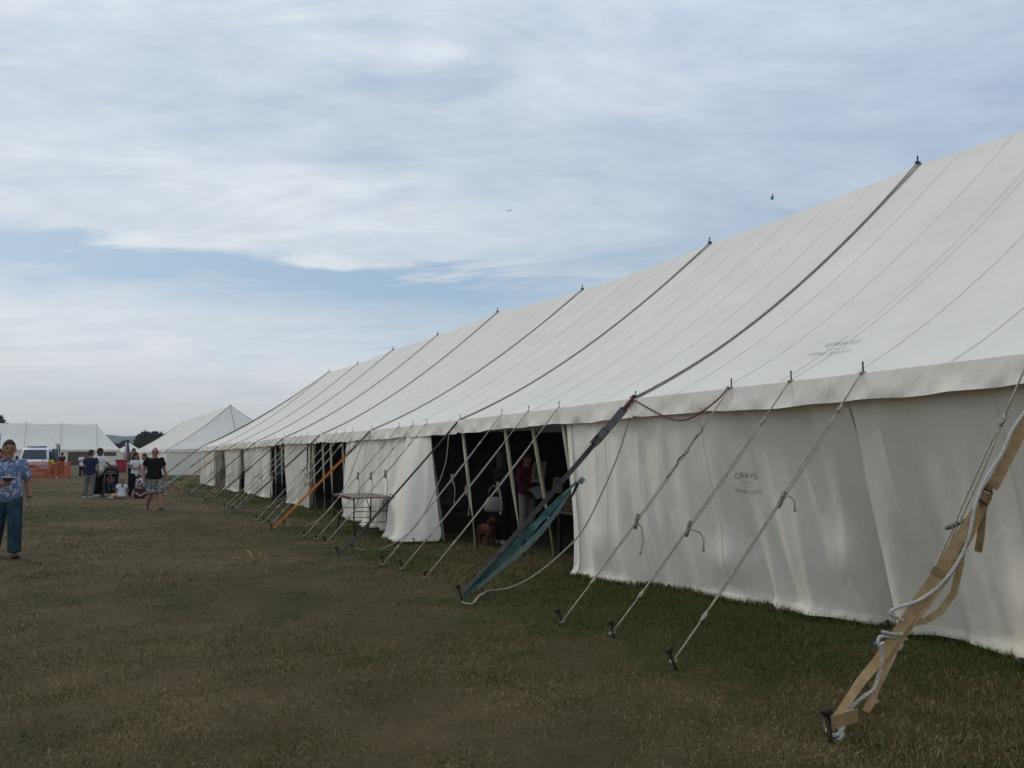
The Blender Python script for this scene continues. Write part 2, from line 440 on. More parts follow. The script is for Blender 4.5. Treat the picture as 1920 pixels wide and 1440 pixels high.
def tent_walls(tn, name, fn, L, mat=WALL, nt_=26, label=None, hem=True):
    fine = name_fine(L)
    nu = max(8, int(L / (0.024 if fine else 0.055))) if L < 14 else max(8, int(L / 0.25))
    o = MB().grid(fn, nu, 54 if fine else nt_).build(name, mat, tn)
    if label: o['label'] = label
    if hem:
        h = MB()
        def hf(a, t):
            tt = 0.955 + 0.045 * t
            p = np.array(fn(a, tt)); p[0] -= 0.004 + 0.018 * t; return p
        h.grid(hf, nu, 2).build('hem', WALL, o)
    return o
def build_tent(T, label, seams=True, detail=True, front_walls=None, group=None, pins=None, roof_ropes=True, pole_pins=()):
    base = (U0, T.E[0][1], 0.0)
    tn = thing('marquee', label, 'marquee', base, 0, group)
    seam_a = [0.17, 0.345, 0.50, 0.525, 0.69, 0.86]
    for bi, bay in enumerate(T.bays()):
        f = lambda a, t, b=bay, q=bi: roof_pt(b, a, t, 0, q)
        panel = MB().grid(f, 16 if detail else 8, 18 if detail else 10).build('roof_panel', ROOF, tn)
        MB().grid(lambda a, t, b=bay, q=bi: mirror(roof_pt(b, 1 - a, t, 0, q)), 8, 10).build('roof_panel', ROOF, tn)
        if seams:
            for sa in seam_a:
                a0 = sa + 0.006 * math.sin(bi * 5 + sa * 9)
                path = [f(a0, t) + np.array([0, 0, 0.003]) for t in np.linspace(0.01, 0.995, 16)]
                MB().ribbon(path, np.array([0, 0.0038 if bi < 5 else 0.0022, 0]), 0.002).build('seam', SEAM, panel)
        # valance along the eave
        e0, e1 = bay[0], bay[1]
        Lb = abs(e1[1] - e0[1])
        vr = random.Random(bi * 7 + 3); ph = [vr.uniform(0, 6.28) for _ in range(8)]
        def vf(a, t, e0=e0, e1=e1, Lb=Lb, bi=bi, ph=ph):
            aa = -0.012 + 1.024 * a
            p = lerp(e0, e1, aa); s = aa * Lb
            p = p.copy()
            cr = 0.5 * math.sin(s * 3.3 + ph[0] + 2.0 * t) + 0.45 * math.sin(s * 7.9 + ph[1] - 3.0 * t) + 0.35 * math.sin(s * 13.7 + ph[2] + 5 * t) + 0.2 * math.sin(s * 24 + ph[3] - 6 * t)
            p[0] -= 0.02 + 0.045 * t + (0.25 + 0.75 * t) * t * 0.034 * cr + (0.014 if bi % 2 else 0)
            p[2] += 0.012 - t * (0.228 + 0.010 * math.sin(s * 1.3 + ph[4]) + 0.008 * math.sin(s * 3.7 + ph[5]) + 0.004 * math.sin(s * 9.1 + ph[6])) - 0.008 * math.sin(math.pi * aa)
            if a > 0.95: p[2] += 0.11 * t * ((a - 0.95) / 0.05) ** 2; p[0] -= 0.05 * t * (a - 0.95) / 0.05
            if a < 0.02: p[0] -= 0.02 * t
            return p
        MB().grid(vf, 80 if detail else 10, 7 if detail else 2).build('valance', VAL, tn)
        MB().grid(lambda a, t, v=vf: mirror(v(1 - a, t)), 6, 1).build('valance', VAL, tn)
    for end, R in ((T.near, T.R[0]), (T.far, T.R[-1])):
        c0 = np.array([U0, end, R[2] * 0 + (T.ez[0] if end == T.near else T.ez[-1])]); c1 = mirror(c0)
        fl = end == T.near
        def hf(a, t, c0=c0, c1=c1, R=R):
            p = lerp(R, lerp(c0, c1, a), t); p = p.copy(); p[2] -= 0.28 * 4 * t * (1 - t) * 0.9; p[2] += 0.05 * math.sin(2 * math.pi * a) ** 2 * t; return p
        MB().grid((hf if fl else (lambda a, t, h=hf: h(1 - a, t))), 16, 12).build('roof_panel', ROOF, tn)
        rp = MB()
        for aa in (0.0, 0.5, 1.0): rp.tube([hf(aa, t) + np.array([0, 0, 0.015]) for t in np.linspace(0, 1, 9)], 0.018, 5)
        rp.build('roof_rope', ROPEG, tn)
        sgn = -1 if fl else 1
        MB().grid(lambda a, t, c0=c0, c1=c1, g=sgn: lerp(c0, c1, a) + np.array([0, g * (0.02 + 0.04 * t), 0.012 - 0.24 * t + 0.01 * math.sin(a * 50) * t]), 30, 3).build('valance', VAL, tn)
        MB().grid(lambda a, t, c0=c0, c1=c1, g=sgn: lerp(c0, c1, a) * np.array([1, 1, 1 - t]) - np.array([0, g * 0.03 * math.sin(a * 60) * t, 0]), 60, 8).build('wall_panel', WALL, tn)
    # back wall
    MB().grid(lambda a, t: np.array([UB + 0.03 * math.sin(a * 180) * t, T.far + (T.near - T.far) * a, interp(T.far + (T.near - T.far) * a, T.ew, T.ez) * (1 - t)]), 120, 6).build('wall_panel', WALL, tn)
    if front_walls is None:
        T.wall = lambda a, t: np.array([U0, T.near + (T.far - T.near) * a, interp(T.near + (T.far - T.near) * a, T.ew, T.ez) * (1 - t)])
        MB().grid(lambda a, t: T.wall(a, t) - np.array([0.03 * math.sin(a * 300) * t, 0, 0]), 150, 6).build('wall_panel', WALL, tn)
    # ridge poles with their iron spikes, and the ropes that run down the roof from them
    for k, R in enumerate(T.R):
        pb = MB(); pb.tube([(R[0], R[1], 0), R + np.array([0, 0, 0.0])], 0.045, 8); po = pb.build('ridge_pole', WOODP, tn)
        MB().tube([R + np.array([0, 0, -0.02]), R + np.array([0, 0, 0.15])], 0.015, 6).build('spike', IRON, po)
        if roof_ropes:
            b0 = T.bays()[k + 1]
            for side in (0, 1):
                rb = MB()
                ts = np.linspace(0.0, 1.0, 22)
                for off, r in ((-1, 0.011), (1, 0.010)):
                    path = []
                    for t in ts:
                        p = roof_pt(b0, 0.0, t, 0.02); p[1] += off * (0.011 + 0.035 * max(0, 0.2 - t) / 0.2 + 0.06 * max(0, t - 0.75) / 0.25 * (off > 0))
                        path.append(mirror(p) if side else p)
                    rb.tube(path, r, 5)
                rb.tube([R + np.array([0, -0.03, 0.03]), R + np.array([0.0, 0.03, 0.05])], 0.03, 6)
                rb.build('roof_rope', ROPEG, tn)
    for w in pole_pins:
        e = T.eave(w)
        MB().tube([e + np.array([0.0, 0, -0.02]), e + np.array([0.0, 0, 0.105])], 0.009, 6).build('eave_pin', IRON, tn)
        MB().torus(e + np.array([-0.01, 0, 0.012]), (0.022, 0, 0.004), (0, 0.022, 0), 0.008, 10, 5).build('eyelet', ROPE, tn)
    return tn

# ---- the long marquee on the right
ridge_seen = [V(x, y, UR) for x, y in ((1721, 310), (1331, 458), (1092, 544), (933, 586), (821, 628), (737, 656), (671, 682), (617, 697))]
eave_w = [-1.62, 3.2, 8.01, 13.18, 18.16, 22.62, 27.3, 32.13, 36.89, 41.71]
eave_z = [2.24, 2.25, 2.215, 2.155, 2.115, 2.12, 2.13, 2.07, 2.05, 2.015]
ridge1 = [(-1.55, 6.05), (3.3, 6.08)] + [(p[1], p[2]) for p in ridge_seen]
T1 = Tent(list(zip(eave_w, eave_z)), ridge1, -7.6, 48.8)
T1.ez[-1] = 2.02
pin_w = []
near_pins = {1: [4.77, 5.57, 6.37], 2: [9.8, 10.68, 11.56], 3: [14.76, 15.51, 16.3]}
BAYPINS = {}
for k in range(len(eave_w) - 1):
    a, b = eave_w[k], eave_w[k + 1]
    BAYPINS[k] = near_pins.get(k, [a + (b - a) * q for q in (0.335, 0.50, 0.665)])
    pin_w += BAYPINS[k] + [b]
pin_w += [44.0, 46.3, 48.75]
tent1 = build_tent(T1, 'long white canvas marquee with open wall sections and dark roof ropes', front_walls=True, pole_pins=[w for w in pin_w if w > 1.5], group=None)

walls = {}
def add_wall(key, w0, w1, base, seed, amp=0.035, pegs=(), **kw):
    f = wall_fn(T1.eave(w0) + np.array([0.03, 0, -0.06]), T1.eave(w1) + np.array([0.03, 0, -0.06]), base, seed, amp, pegs)
    walls[key] = (f, tent_walls(tent1, 'wall_panel', f, abs(w1 - w0), **kw)); return f
add_wall('offscreen', -7.6, 1.0, [(0, 5.9, -7.6), (1, 6.15, 1.0)], 0.3)
add_wall('near', 1.0, 4.98, [(0, 6.3, 1.0), (0.6, 6.47, 3.45), (0.8, 6.46, 4.15), (1, 6.45, 4.95)], 1.9, 0.055, (1.6, 2.75, 3.9))
add_wall('main', 4.9, 9.66, [(0, 6.52, 4.85), (0.12, 6.50, 5.3), (0.6, 6.06, 7.6), (0.85, 5.72, 8.5), (1, 5.58, 9.05)], 4.4, 0.05, (0.1, 1.5, 2.9, 4.2))
add_wall('table', 15.2, 20.26, [(0, 5.55, 15.3), (0.5, 5.6, 17.5), (0.85, 5.62, 19.2), (1, 5.72, 19.9)], 2.2, 0.07, (2.0, 4.2))
add_wall('flap', 14.6, 15.8, [(0, 5.95, 13.85), (0.25, 5.5, 13.9), (0.5, 5.08, 14.1), (0.8, 4.98, 14.45), (1, 5.2, 15.2)], 0.8, 0.085, (), label='canvas flap pulled outwards beside the opening')
add_wall('d', 24.35, 27.6, [(0, 5.95, 24.7), (0.5, 6.0, 26), (1, 5.95, 27.4)], 3.1, 0.06, (0.8, 2.4))
add_wall('c', 30.0, 35.5, [(0, 5.95, 30.0), (1, 5.98, 35.4)], 5.2, 0.06, (1.2, 4.0))
add_wall('b', 36.4, 40.5, [(0, 5.95, 36.6), (1, 5.95, 40.3)], 6.1, 0.055)
add_wall('a', 43.5, 48.8, [(0, 5.95, 43.6), (1, 5.95, 48.8)], 7.7, 0.055)
def add_curtain(w, du, seed, dw=0.25):
    e = T1.eave(w) + np.array([0.05, 0, -0.03])
    f = lambda a, t: np.array([e[0] + du * a, w + dw * a * t + (0.03 + 0.05 * t) * math.sin(a * 17 + seed) + 0.04 * t * math.sin(a * 7 + seed * 2), e[2] * (1 - t) + 0.01])
    o = MB().grid(f, 24, 14).build('curtain', WALL, tent1)
add_curtain(24.3, 0.22, 1.0); add_curtain(36.35, 0.12, 2.0); add_curtain(43.45, 0.42, 3.0)
# laced overlap where two near wall sheets meet
fm = walls['main'][0]
MB().ribbon([np.array(fm(0.035, t)) + np.array([-0.012, 0, 0]) for t in np.linspace(0.1, 0.99, 20)], np.array([0, 0.035, 0]), 0.008).build('overlap_strip', WALL, walls['main'][1])
for a in (0.43, 0.81):
    MB().ribbon([np.array(fm(a, t)) + np.array([-0.004, 0, 0]) for t in np.linspace(0.06, 0.99, 26)], np.array([0, 0.003, 0]), 0.003).build('seam', WALL, walls['main'][1])
fn_ = walls['near'][0]
for a in (0.68,):
    MB().ribbon([np.array(fn_(a, t)) + np.array([-0.004, 0, 0]) for t in np.linspace(0.06, 0.99, 26)], np.array([0, 0.003, 0]), 0.003).build('seam', WALL, walls['near'][1])
# edge binding of the big wall sheet
MB().ribbon([np.array(fm(0.985, t)) + np.array([-0.006, 0, 0]) for t in np.linspace(0.0, 1, 24)], np.array([0, 0.04, 0]), 0.006).build('edge_binding', WALL, walls['main'][1])

# side poles standing in the open sections
for w, foot in ((14.76, (5.86, 13.94)), (13.18, (5.92, 12.66)), (11.56, (6.09, 11.33)), (10.68, (6.30, 10.7)), (9.8, (5.95, 9.3)),
                (20.7, (5.9, 20.2)), (22.62, (5.9, 22.3)), (21.8, (5.85, 21.3)), (23.7, (5.9, 23.3)), (27.9, (5.9, 27.7)), (28.9, (5.9, 28.7)), (29.7, (5.9, 29.6)),
                (35.9, (5.9, 35.8)), (41.71, (5.9, 41.5)), (42.6, (5.9, 42.5))):
    e = T1.eave(w) + np.array([0.03, 0, -0.02]); b = np.array([foot[0], foot[1], 0])
    MB().tube([b, lerp(b, e, 0.5), e], [0.034, 0.034, 0.03], 8).build('side_pole', WOODP, tent1)
# pegs along the foot of the canvas
for key, aa in (('near', (0.4, 0.69, 0.97)), ('main', (0.08, 0.31, 0.6, 0.86, 0.99)), ('table', (0.1, 0.4, 0.83)), ('flap', (0.3,)), ('d', (0.25, 0.7)), ('c', (0.25, 0.75))):
    f, o = walls[key]
    for a in aa:
        p = np.array(f(a, 1.0)) + np.array([-0.03, 0, 0])
        MB().tube([p + np.array([0, 0, -0.02]), p + np.array([-0.03, 0.005, 0.06])], [0.016, 0.018], 6).build('wall_peg', IRON, o)

# ---- stencilled lettering on the canvas
def text_mesh(s, size):
    cu = bpy.data.curves.new('lettering', 'FONT'); cu.body = s; cu.size = size; cu.align_x = 'CENTER'; cu.space_character = 1.12; cu.resolution_u = 3
    to = bpy.data.objects.new('lettering', cu); C.objects.link(to)
    me = bpy.data.meshes.new_from_object(to.evaluated_get(bpy.context.evaluated_depsgraph_get()))
    vs = [tuple(v.co) for v in me.vertices]; fs = [tuple(p.vertices) for p in me.polygons]
    bpy.data.objects.remove(to); bpy.data.curves.remove(cu); bpy.data.meshes.remove(me)
    return vs, fs
def print_on(fn, wa, ta, sc_a, sc_t, lines, parent, off):
    for s, size, dy, m, arc in lines:
        vs, fs = text_mesh(s, size)
        if s.startswith('-'):
            pass
        mb = MB(); P = []
        for x, y, z in vs:
            yy = y + dy + arc * x * x
            P.append(np.array(fn(wa + x * sc_a, ta - yy * sc_t)) + np.array(off))
        mb.add(P, fs); mb.build('printed_lettering', m, parent, smooth=False)
# on the wall: the letters follow the folds of the sheet
cx = V(1381, 905, U0 + 0.1)
a_c = (cx[1] - 4.9) / 4.76
def wall_at(x_, y_): return x_, y_
t_c = 1 - (1.27 / 2.1)
print_on(fm, 0.335, 0.425, -1 / 4.55, 1 / 2.14,
         [('GRAYS', 0.080, 0.075, INK, -0.9), ('|| ||| |||| ||', 0.034, 0.022, INKP, 0), ('| ||| || ||', 0.034, -0.022, INKP, 0), ('(0983 525271', 0.05, -0.085, INK, 0.8)], walls['main'][1], (-0.006, 0, 0))
bay1 = T1.bays()[2]
roof_parent = [c for c in tent1.children if c.name.startswith('roof_panel')][4]
print_on(lambda a, t: roof_pt(bay1, a, t, 0.006, 2), 0.515, 0.868, -1 / 4.8, 1 / 6.5,
         [('GRAYS', 0.13, 0.10, INKP, -0.3), ('| ||| |||| ||', 0.06, 0.0, INKP, 0), ('(0983 525271', 0.085, -0.12, INKP, 0)], roof_parent, (0, 0, 0))

# ---- the second marquee beyond it, in line
E2 = [(75.76 + 4.87 * k, 2.02) for k in range(9)]
R2 = [(75.76 + 4.87 * k, 5.96 - 0.01 * k) for k in range(9)]
T2 = Tent(E2, R2, 69.9, 121.0)
tent2 = build_tent(T2, 'white canvas marquee with a pointed hipped end, closed walls, beyond the long open marquee', seams=False, detail=False, pole_pins=[69.9, 72.8] + [e[0] for e in E2[:6]])
T2EW = [e[0] for e in E2]

# ---- third marquee: long and low, side-on behind the ambulance
def side_tent(name, label, cx0, cx1, dist, ridge_x, ridge_y, eave_y, hip, depth, opening, window):
    """built in a frame that faces the camera: x to the right, y away"""
    cpx = (max(ridge_x[0], 0) + cx1) / 2
    base = AT(cpx, dist); rz = FC(base); ux = np.array([math.cos(rz), math.sin(rz), 0]); uy = np.array([-math.sin(rz), math.cos(rz), 0])
    o = thing(name, label, 'marquee', base, rz)
    def X(px):
        d = ray(px, 854); t = np.dot(base, uy) / np.dot(d, uy); return float(np.dot(d * t - base, ux))
    ze = (854 - eave_y) * dist / FPX + CAM_H; zr = (854 - ridge_y) * (dist + depth / 2) / FPX + CAM_H
    xs = [X(p) for p in ridge_x]; xr = xs[-1]; xc = X(cx1); hd = depth / 2
    segs = list(zip(xs[:-1], xs[1:]))
    def rf(x0, x1, t, a, back=False):
        x = x0 + (x1 - x0) * a; y = hd * (1 - t) if not back else hd * (1 + t)
        return np.array([x, y, zr + (ze - zr) * t - 0.35 * 4 * t * (1 - t) * 0.6 - 0.10 * math.sin(math.pi * a) * (1 - t)])
    for x0, x1 in segs:
        MB().grid(lambda a, t: rf(x0, x1, t, a), 8, 10).build('roof_panel', ROOF, o)
        MB().grid(lambda a, t: rf(x1, x0, t, a, True), 8, 10).build('roof_panel', ROOF, o)
        MB().tube([rf(x0, x1, t, 1) + np.array([0, -0.03, 0.05]) for t in np.linspace(0, 1, 10)], 0.022, 5).build('roof_rope', ROPE, o)
        MB().tube([(x1, hd, 0), (x1, hd, zr)], 0.07, 6).build('ridge_pole', WOODP, o)
        MB().tube([(x1, hd, zr - 0.02), (x1, hd, zr + 0.3)], 0.04, 5).build('spike', IRON, o)
    # front hip corner and end
    R = np.array([xr, hd, zr]); c0 = np.array([xc, 0, ze]); c1 = np.array([xc, depth, ze]); f0 = np.array([xr, 0, ze]); b0 = np.array([xr, depth, ze])
    def tri(A, B): return lambda a, t: lerp(R, lerp(A, B, a), t) - np.array([0, 0, 0.35 * 4 * t * (1 - t) * 0.6])
    for A, B in ((f0, c0), (c0, c1), (c1, b0)): MB().grid(tri(A, B), 8, 10).build('roof_panel', ROOF, o)
    x0 = xs[0]
    def wall(xa, xb, z0, z1, y=0.0): MB().grid(lambda a, t: np.array([xa + (xb - xa) * a, y - 0.04 * math.sin(a * (xb - xa) * 3) * (1 - t), z0 + (z1 - z0) * t]), max(4, int((xb - xa) / 0.6)), 4).build('wall_panel', WALL, o)
    oa, ob = X(opening[0]), X(opening[1]); wa, wb = X(window[0]), X(window[1])
    wall(x0, oa, 0, ze); wall(ob, wa, 0, ze); wall(wb, xc, 0, ze); wall(wa, wb, 0, 1.45); wall(wa, wb, 2.1, ze); wall(x0, xc, 0, ze, depth)
    MB().grid(lambda a, t: np.array([xc, depth * a, ze * t]), 10, 4).build('wall_panel', WALL, o)
    MB().grid(lambda a, t: np.array([x0 + (xc - x0) * a, -0.10, ze + 0.03 - 0.35 * t + 0.03 * math.sin(a * 170) * t]), 120, 2).build('valance', VAL, o)
    for q in (0.05, 0.33, 0.62, 0.95): MB().tube([(oa + (ob - oa) * q, 0.05, 0), (oa + (ob - oa) * q, 0.05, ze)], 0.05, 6).build('side_pole', WOODP, o)
    MB().box(((wa + wb) / 2, 0.12, 1.78), (wb - wa, 0.02, 0.65)).build('window', glass_m('dark marquee window', (0.03, 0.03, 0.03)), o, smooth=False)
    return o
tent3 = side_tent('marquee', 'long low white marquee standing side on behind the white van with orange fence', -420, 225, 132, (-420, -330, -240, -150, -62, 44, 113, 182), 795, 843, 1, 14, (127, 173), (195, 218))
def pagoda(label, px0, px1, apex_y, eave_y, dist, win):
    base = AT((px0 + px1) / 2, dist); o = thing('marquee', label, 'marquee', base, FC(base) + 0.05)
    w = (px1 - px0) * dist / FPX / 2; ze = (854 - eave_y) * dist / FPX + CAM_H; za = (854 - apex_y) * (dist + w) / FPX + CAM_H
    ap = np.array([0, w, za]); cs = [np.array(c) for c in ((-w, 0, ze), (w, 0, ze), (w, 2 * w, ze), (-w, 2 * w, ze))]
    for i in range(4):
        A, B = cs[i], cs[(i + 1) % 4]
        MB().grid(lambda a, t: lerp(ap, lerp(A, B, a), t) - np.array([0, 0, 0.9 * t * (1 - t)]), 8, 10).build('roof_panel', ROOF, o, world=False)
        MB().grid(lambda a, t: lerp(A, B, a) * np.array([1, 1, t]), 6, 3).build('wall_panel', WALL, o, world=False)
        MB().grid(lambda a, t: lerp(A, B, a) * np.array([1.01, 1.01, 1]) - np.array([0, 0.03, 0.3 * t - 0.02]), 20, 2).build('valance', VAL, o, world=False)
        MB().tube([(A[0], A[1], 0), A], 0.05, 6).build('corner_pole', WOODP, o, world=False)
    MB().box((win[0] * w, -0.05, 1.55), (win[1], 0.04, 1.1)).build('window', MATS['dark marquee window'], o, smooth=False, world=False)
    return o
tent4 = pagoda('small pale peaked marquee seen between the side on marquee and the pointed one', 217, 276, 830, 847, 150, (-0.12, 1.3))

# ================================================================== GUY ROPES, STRAPS AND STAKES
STAKE_MESH = {}
def stake(p, label, lean=(-0.35, 0.05), h=0.13, group='iron stakes along the guy lines', s=1.0, cap=True):
    p = np.asarray(p, float)
    o = thing('tent_stake', label, 'stake', p, 0, group)
    d = unit(np.array([lean[0], lean[1], 1.0])); a, b = perp(d)
    MB().tube([p - d * 0.10, p + d * h], [0.017 * s, 0.016 * s], 8).build('shaft', IRON, o)
    q = p + d * h
    MB().loft([(q - d * 0.006, a * 0.02 * s, b * 0.02 * s), (q, a * 0.029 * s, b * 0.027 * s), (q + d * 0.016, a * 0.030 * s, b * 0.028 * s), (q + d * 0.024, a * 0.024 * s, b * 0.024 * s)], 10).build('head', IRON, o)
    return o
def sagline(a, b, sag, n=10):
    pts = []
    for t in np.linspace(0, 1, n):
        p = lerp(a, b, t); p = p.copy(); p[2] -= sag * 4 * t * (1 - t); pts.append(p)
    return pts
def guy(label, pin, st, ring=0.2, loop=0.84, tog=None, togdir=None, tail=None, near=False, mat=None, group='guy ropes of the long marquee', cat='guy rope', r=0.0075, wrap=False):
    mat = mat or ROPE
    pin = np.asarray(pin, float); st = np.asarray(st, float)
    o = thing('guy_rope', label, cat, st, 0, group)
    pin = pin + np.array([-0.02, 0, 0.012]); st = st + np.array([-0.01, 0, 0.035])
    line = lambda t: lerp(pin, st, t) - np.array([0, 0, 0.035 * 4 * t * (1 - t)])
    d = unit(st - pin); side = unit(np.cross(d, (1.0, 0.6, 0))); side = unit(np.array([0, 1.0, 0]) - d * d[1])
    mb = MB(); n = 10 if near else 5; k = 6 if near else 4
    mb.tube([line(t) for t in np.linspace(0, ring, 4)], r, k)
    g = tog if tog else 0.6
    for sg in (-1, 1):
        pts = []
        for t in np.linspace(ring, loop, n * 2):
            q = (t - ring) / (loop - ring); w = 0.014 * min(1, 7 * q, 7 * (1 - q)) * (0.7 if t > g else 1.15)
            pts.append(line(t) + side * sg * w)
        mb.tube(pts, r * 0.9, k)
    mb.tube([line(t) for t in np.linspace(loop, 1.0, 4)], r * 1.15, k)
    mb.torus(st, (0.026, 0, 0.006), (0, 0.026, 0), r, 10, 5)
    ro = mb.build('rope', mat, o)
    e = np.cross(d, side)
    for t in (ring, loop):
        kn = MB(); kn.torus(line(t), d * 0.026, side * 0.018, r * 1.15, 10, 5); kn.tube([line(t - 0.015), line(t + 0.018)], r * 2.1, 6)
        kn.build('knot', mat, o)
    if wrap:
        wp = MB()
        pts = [line(t) + (side * math.cos(t * 75) + e * math.sin(t * 75)) * (0.012 + 0.008 * math.sin(t * 47)) for t in np.linspace(0.17, 0.40, 70)]
        wp.tube(pts, 0.006, 5); wp.build('red_binding', ROPER, o)
    if tog:
        c = line(tog); td = unit(togdir if togdir is not None else (side * 0.3 + d * 0.9 + np.array([0, 0, 0.3])))
        a, b = perp(td)
        MB().loft([(c - td * 0.075, a * 0.012, b * 0.010), (c - td * 0.06, a * 0.021, b * 0.015), (c, a * 0.019, b * 0.014), (c + td * 0.06, a * 0.021, b * 0.015), (c + td * 0.075, a * 0.012, b * 0.010)], 8).build('toggle', TOGW, o)
        if near:
            kk = MB()
            for q in (-0.03, 0.0, 0.03): kk.torus(c + td * q, a * 0.021, b * 0.017, r * 0.8, 10, 5)
            kk.build('hitch', mat, o)
        if tail is not None:
            pts = [c] + [np.asarray(q, float) for q in tail]
            tl = MB().tube(pts, r * 0.9, k); e2 = pts[-1]; tl.ell(e2, (0.014, 0.014, 0.02), nu=6, nv=4); tl.build('loose_end', mat, o)
    return o
stk = lambda px, py: G(px, py)
eav = lambda w: T1.eave(w)

# -- the three guys of the nearest bay
def tail_pts(A, B, pix): return [PL(x, y, A, B) for x, y in pix]
gdefs = [
    (6.37, (1056, 1172), 0.20, 0.83, (1197, 977), [(1203, 990), (1206, 1015), (1201, 1037)], (1198, 962), True, 'guy rope bound with red cord, first rope right of the teal strap'),
    (5.57, (1150, 1194), 0.16, 0.85, (1297, 993), [(1312, 998), (1320, 1012), (1319, 1031)], (1290, 1000), False, 'double guy rope crossing the printed lettering, grey wooden slider with a drooping end'),
    (4.77, (1265, 1248), 0.13, 0.855, (1472, 938), [(1480, 930), (1490, 940), (1490, 956)], (1464, 943), False, 'long double guy rope, right of the printed lettering and left of the tan strap'),
]
for w, spx, ring, loop, tgp, tl, td, wrap, lab in gdefs:
    A = eav(w); B = stk(*spx)
    tq = PL(*tgp, A, B); tg = float(np.dot(tq - A, B - A) / np.dot(B - A, B - A))
    tails = tail_pts(A, B, tl); tdir = PL(*td, A, B) - lerp(A, B, tg)
    guy(lab, A, B, ring, loop, tg, tdir, tails, True, ROPE if not wrap else ROPE, wrap=wrap, r=0.0065)
stake(stk(1056, 1172), 'iron stake at the foot of the red bound guy rope', (-0.28, 0.32), 0.13)
stake(stk(1150, 1196), 'iron stake at the foot of the middle near guy rope', (-0.10, 0.10), 0.12)
stake(stk(1268, 1256), 'largest round headed iron stake, left of the tan strap', (-0.25, 0.30), 0.135, s=1.1)

# -- one more guy behind the tan strap, running out of the frame
guy('guy rope running behind the tan strap with a knotted wooden slider', eav(3.36), G(1640, 1325), 0.2, 0.85, 0.505, (0.3, -0.6, 0.35), None, True)

# -- other bays
bay_names = {1: 'tan strap', 2: 'teal strap', 3: 'dark grey strap', 4: 'bright orange strap', 5: 'pale strap', 6: 'long black strap', 7: 'navy strap', 8: 'amber strap', 9: 'farthest pale strap'}
ORD = ['nearest', 'middle', 'farthest']
look = {2: ['pale guy rope crossing the handbag, first left of the teal strap', 'double guy rope with a dangling loop, second left of the teal strap', 'guy rope over the open doorway, third left of the teal strap'],
        3: ['guy rope with slider right of the table, first left of the dark grey strap', 'guy rope over the table, second left of the dark grey strap', 'guy rope left of the table, third left of the dark grey strap']}
pix_stakes = {2: [(800, 1087), (756, 1070), (720, 1062)], 3: [(612, 1022), (594, 1014), (572, 1008)], 4: [(507, 988), (496, 981), (482, 977)]}
for k in range(2, 9):
    for i, w in enumerate(BAYPINS[k]):
        B = stk(*pix_stakes[k][i]) if k in pix_stakes else np.array([3.83 + random.uniform(-.06, .06), w + random.uniform(-.15, .15), 0])
        A = eav(w); near = k <= 3
        tg = random.uniform(0.42, 0.6); c = lerp(A, B, tg)
        tail = [c + np.array([0.0, -0.02, -0.06]), c + np.array([0.02, -0.03, -0.2]), c + np.array([0.01, -0.02, -0.34 - 0.1 * random.random()])] if k < 7 else None
        where = '%s guy rope between the %s and the %s' % (ORD[i], bay_names[k], bay_names[k + 1])
        lab = look[k][i] if k in look else 'pale ' + where
        guy(lab, A, B, random.uniform(0.14, 0.24), random.uniform(0.8, 0.9), tg, None if k > 3 else (0.1, 0.25, 0.95), tail, near, r=0.0075 if k < 4 else 0.0105)
        stake(B, 'stake of the %s guy rope between the %s and the %s' % (ORD[i], bay_names[k], bay_names[k + 1]), (-0.3 + random.uniform(-.1, .1), random.uniform(-.2, .2)), 0.12 + random.uniform(-.03, .03))

# -- tensioned straps on the main poles
def strap(name, label, A, B, parts, group=None):
    """parts: (part name, material, t0, t1, half width, thickness)"""
    o = thing(name, label, 'strap', B, 0, group)
    A = np.asarray(A, float); B = np.asarray(B, float)
    d = unit(B - A); side = unit(np.cross(d, lerp(A, B, .5) - CAMP)); nrm = np.cross(d, side)
    for nm, m, t0, t1, hw, tw in parts:
        pts = [lerp(A, B, t) - np.array([0, 0, 0.02 * 4 * t * (1 - t)]) for t in np.linspace(t0, t1, 8)]
        wd = [(side * math.cos(0.35 + tw * (q - .5)) + nrm * math.sin(0.35 + tw * (q - .5))) * hw for q in np.linspace(0, 1, 8)]
        MB().ribbon(pts, wd, 0.006).build(nm, m, o)
    return o, d, side, nrm
def ratchet(o, c, d, side, nrm, s=1.0):
    mb = MB()
    for q in (-1, 1): mb.box(c + side * q * 0.032 * s, (0.20 * s, 0.006, 0.045 * s), d, side, nrm)
    mb.tube([c - side * 0.04 * s, c + side * 0.04 * s], 0.018 * s, 8); mb.tube([c - side * 0.04 * s - d * 0.08 * s, c + side * 0.04 * s - d * 0.08 * s], 0.009 * s, 6)
    mb.build('ratchet', STEEL, o, sharp=40)
    h = MB(); p0 = c - d * 0.02 * s + nrm * 0.0
    up = unit(-d * 0.93 + nrm * 0.36)
    for q in (-1, 1): h.tube([c + side * q * 0.036 * s, c + side * q * 0.036 * s + up * 0.19 * s], 0.008 * s, 6)
    h.tube([c - side * 0.04 * s + up * 0.19 * s, c + side * 0.04 * s + up * 0.19 * s], 0.011 * s, 6)
    h.build('ratchet_handle', STEEL, o)

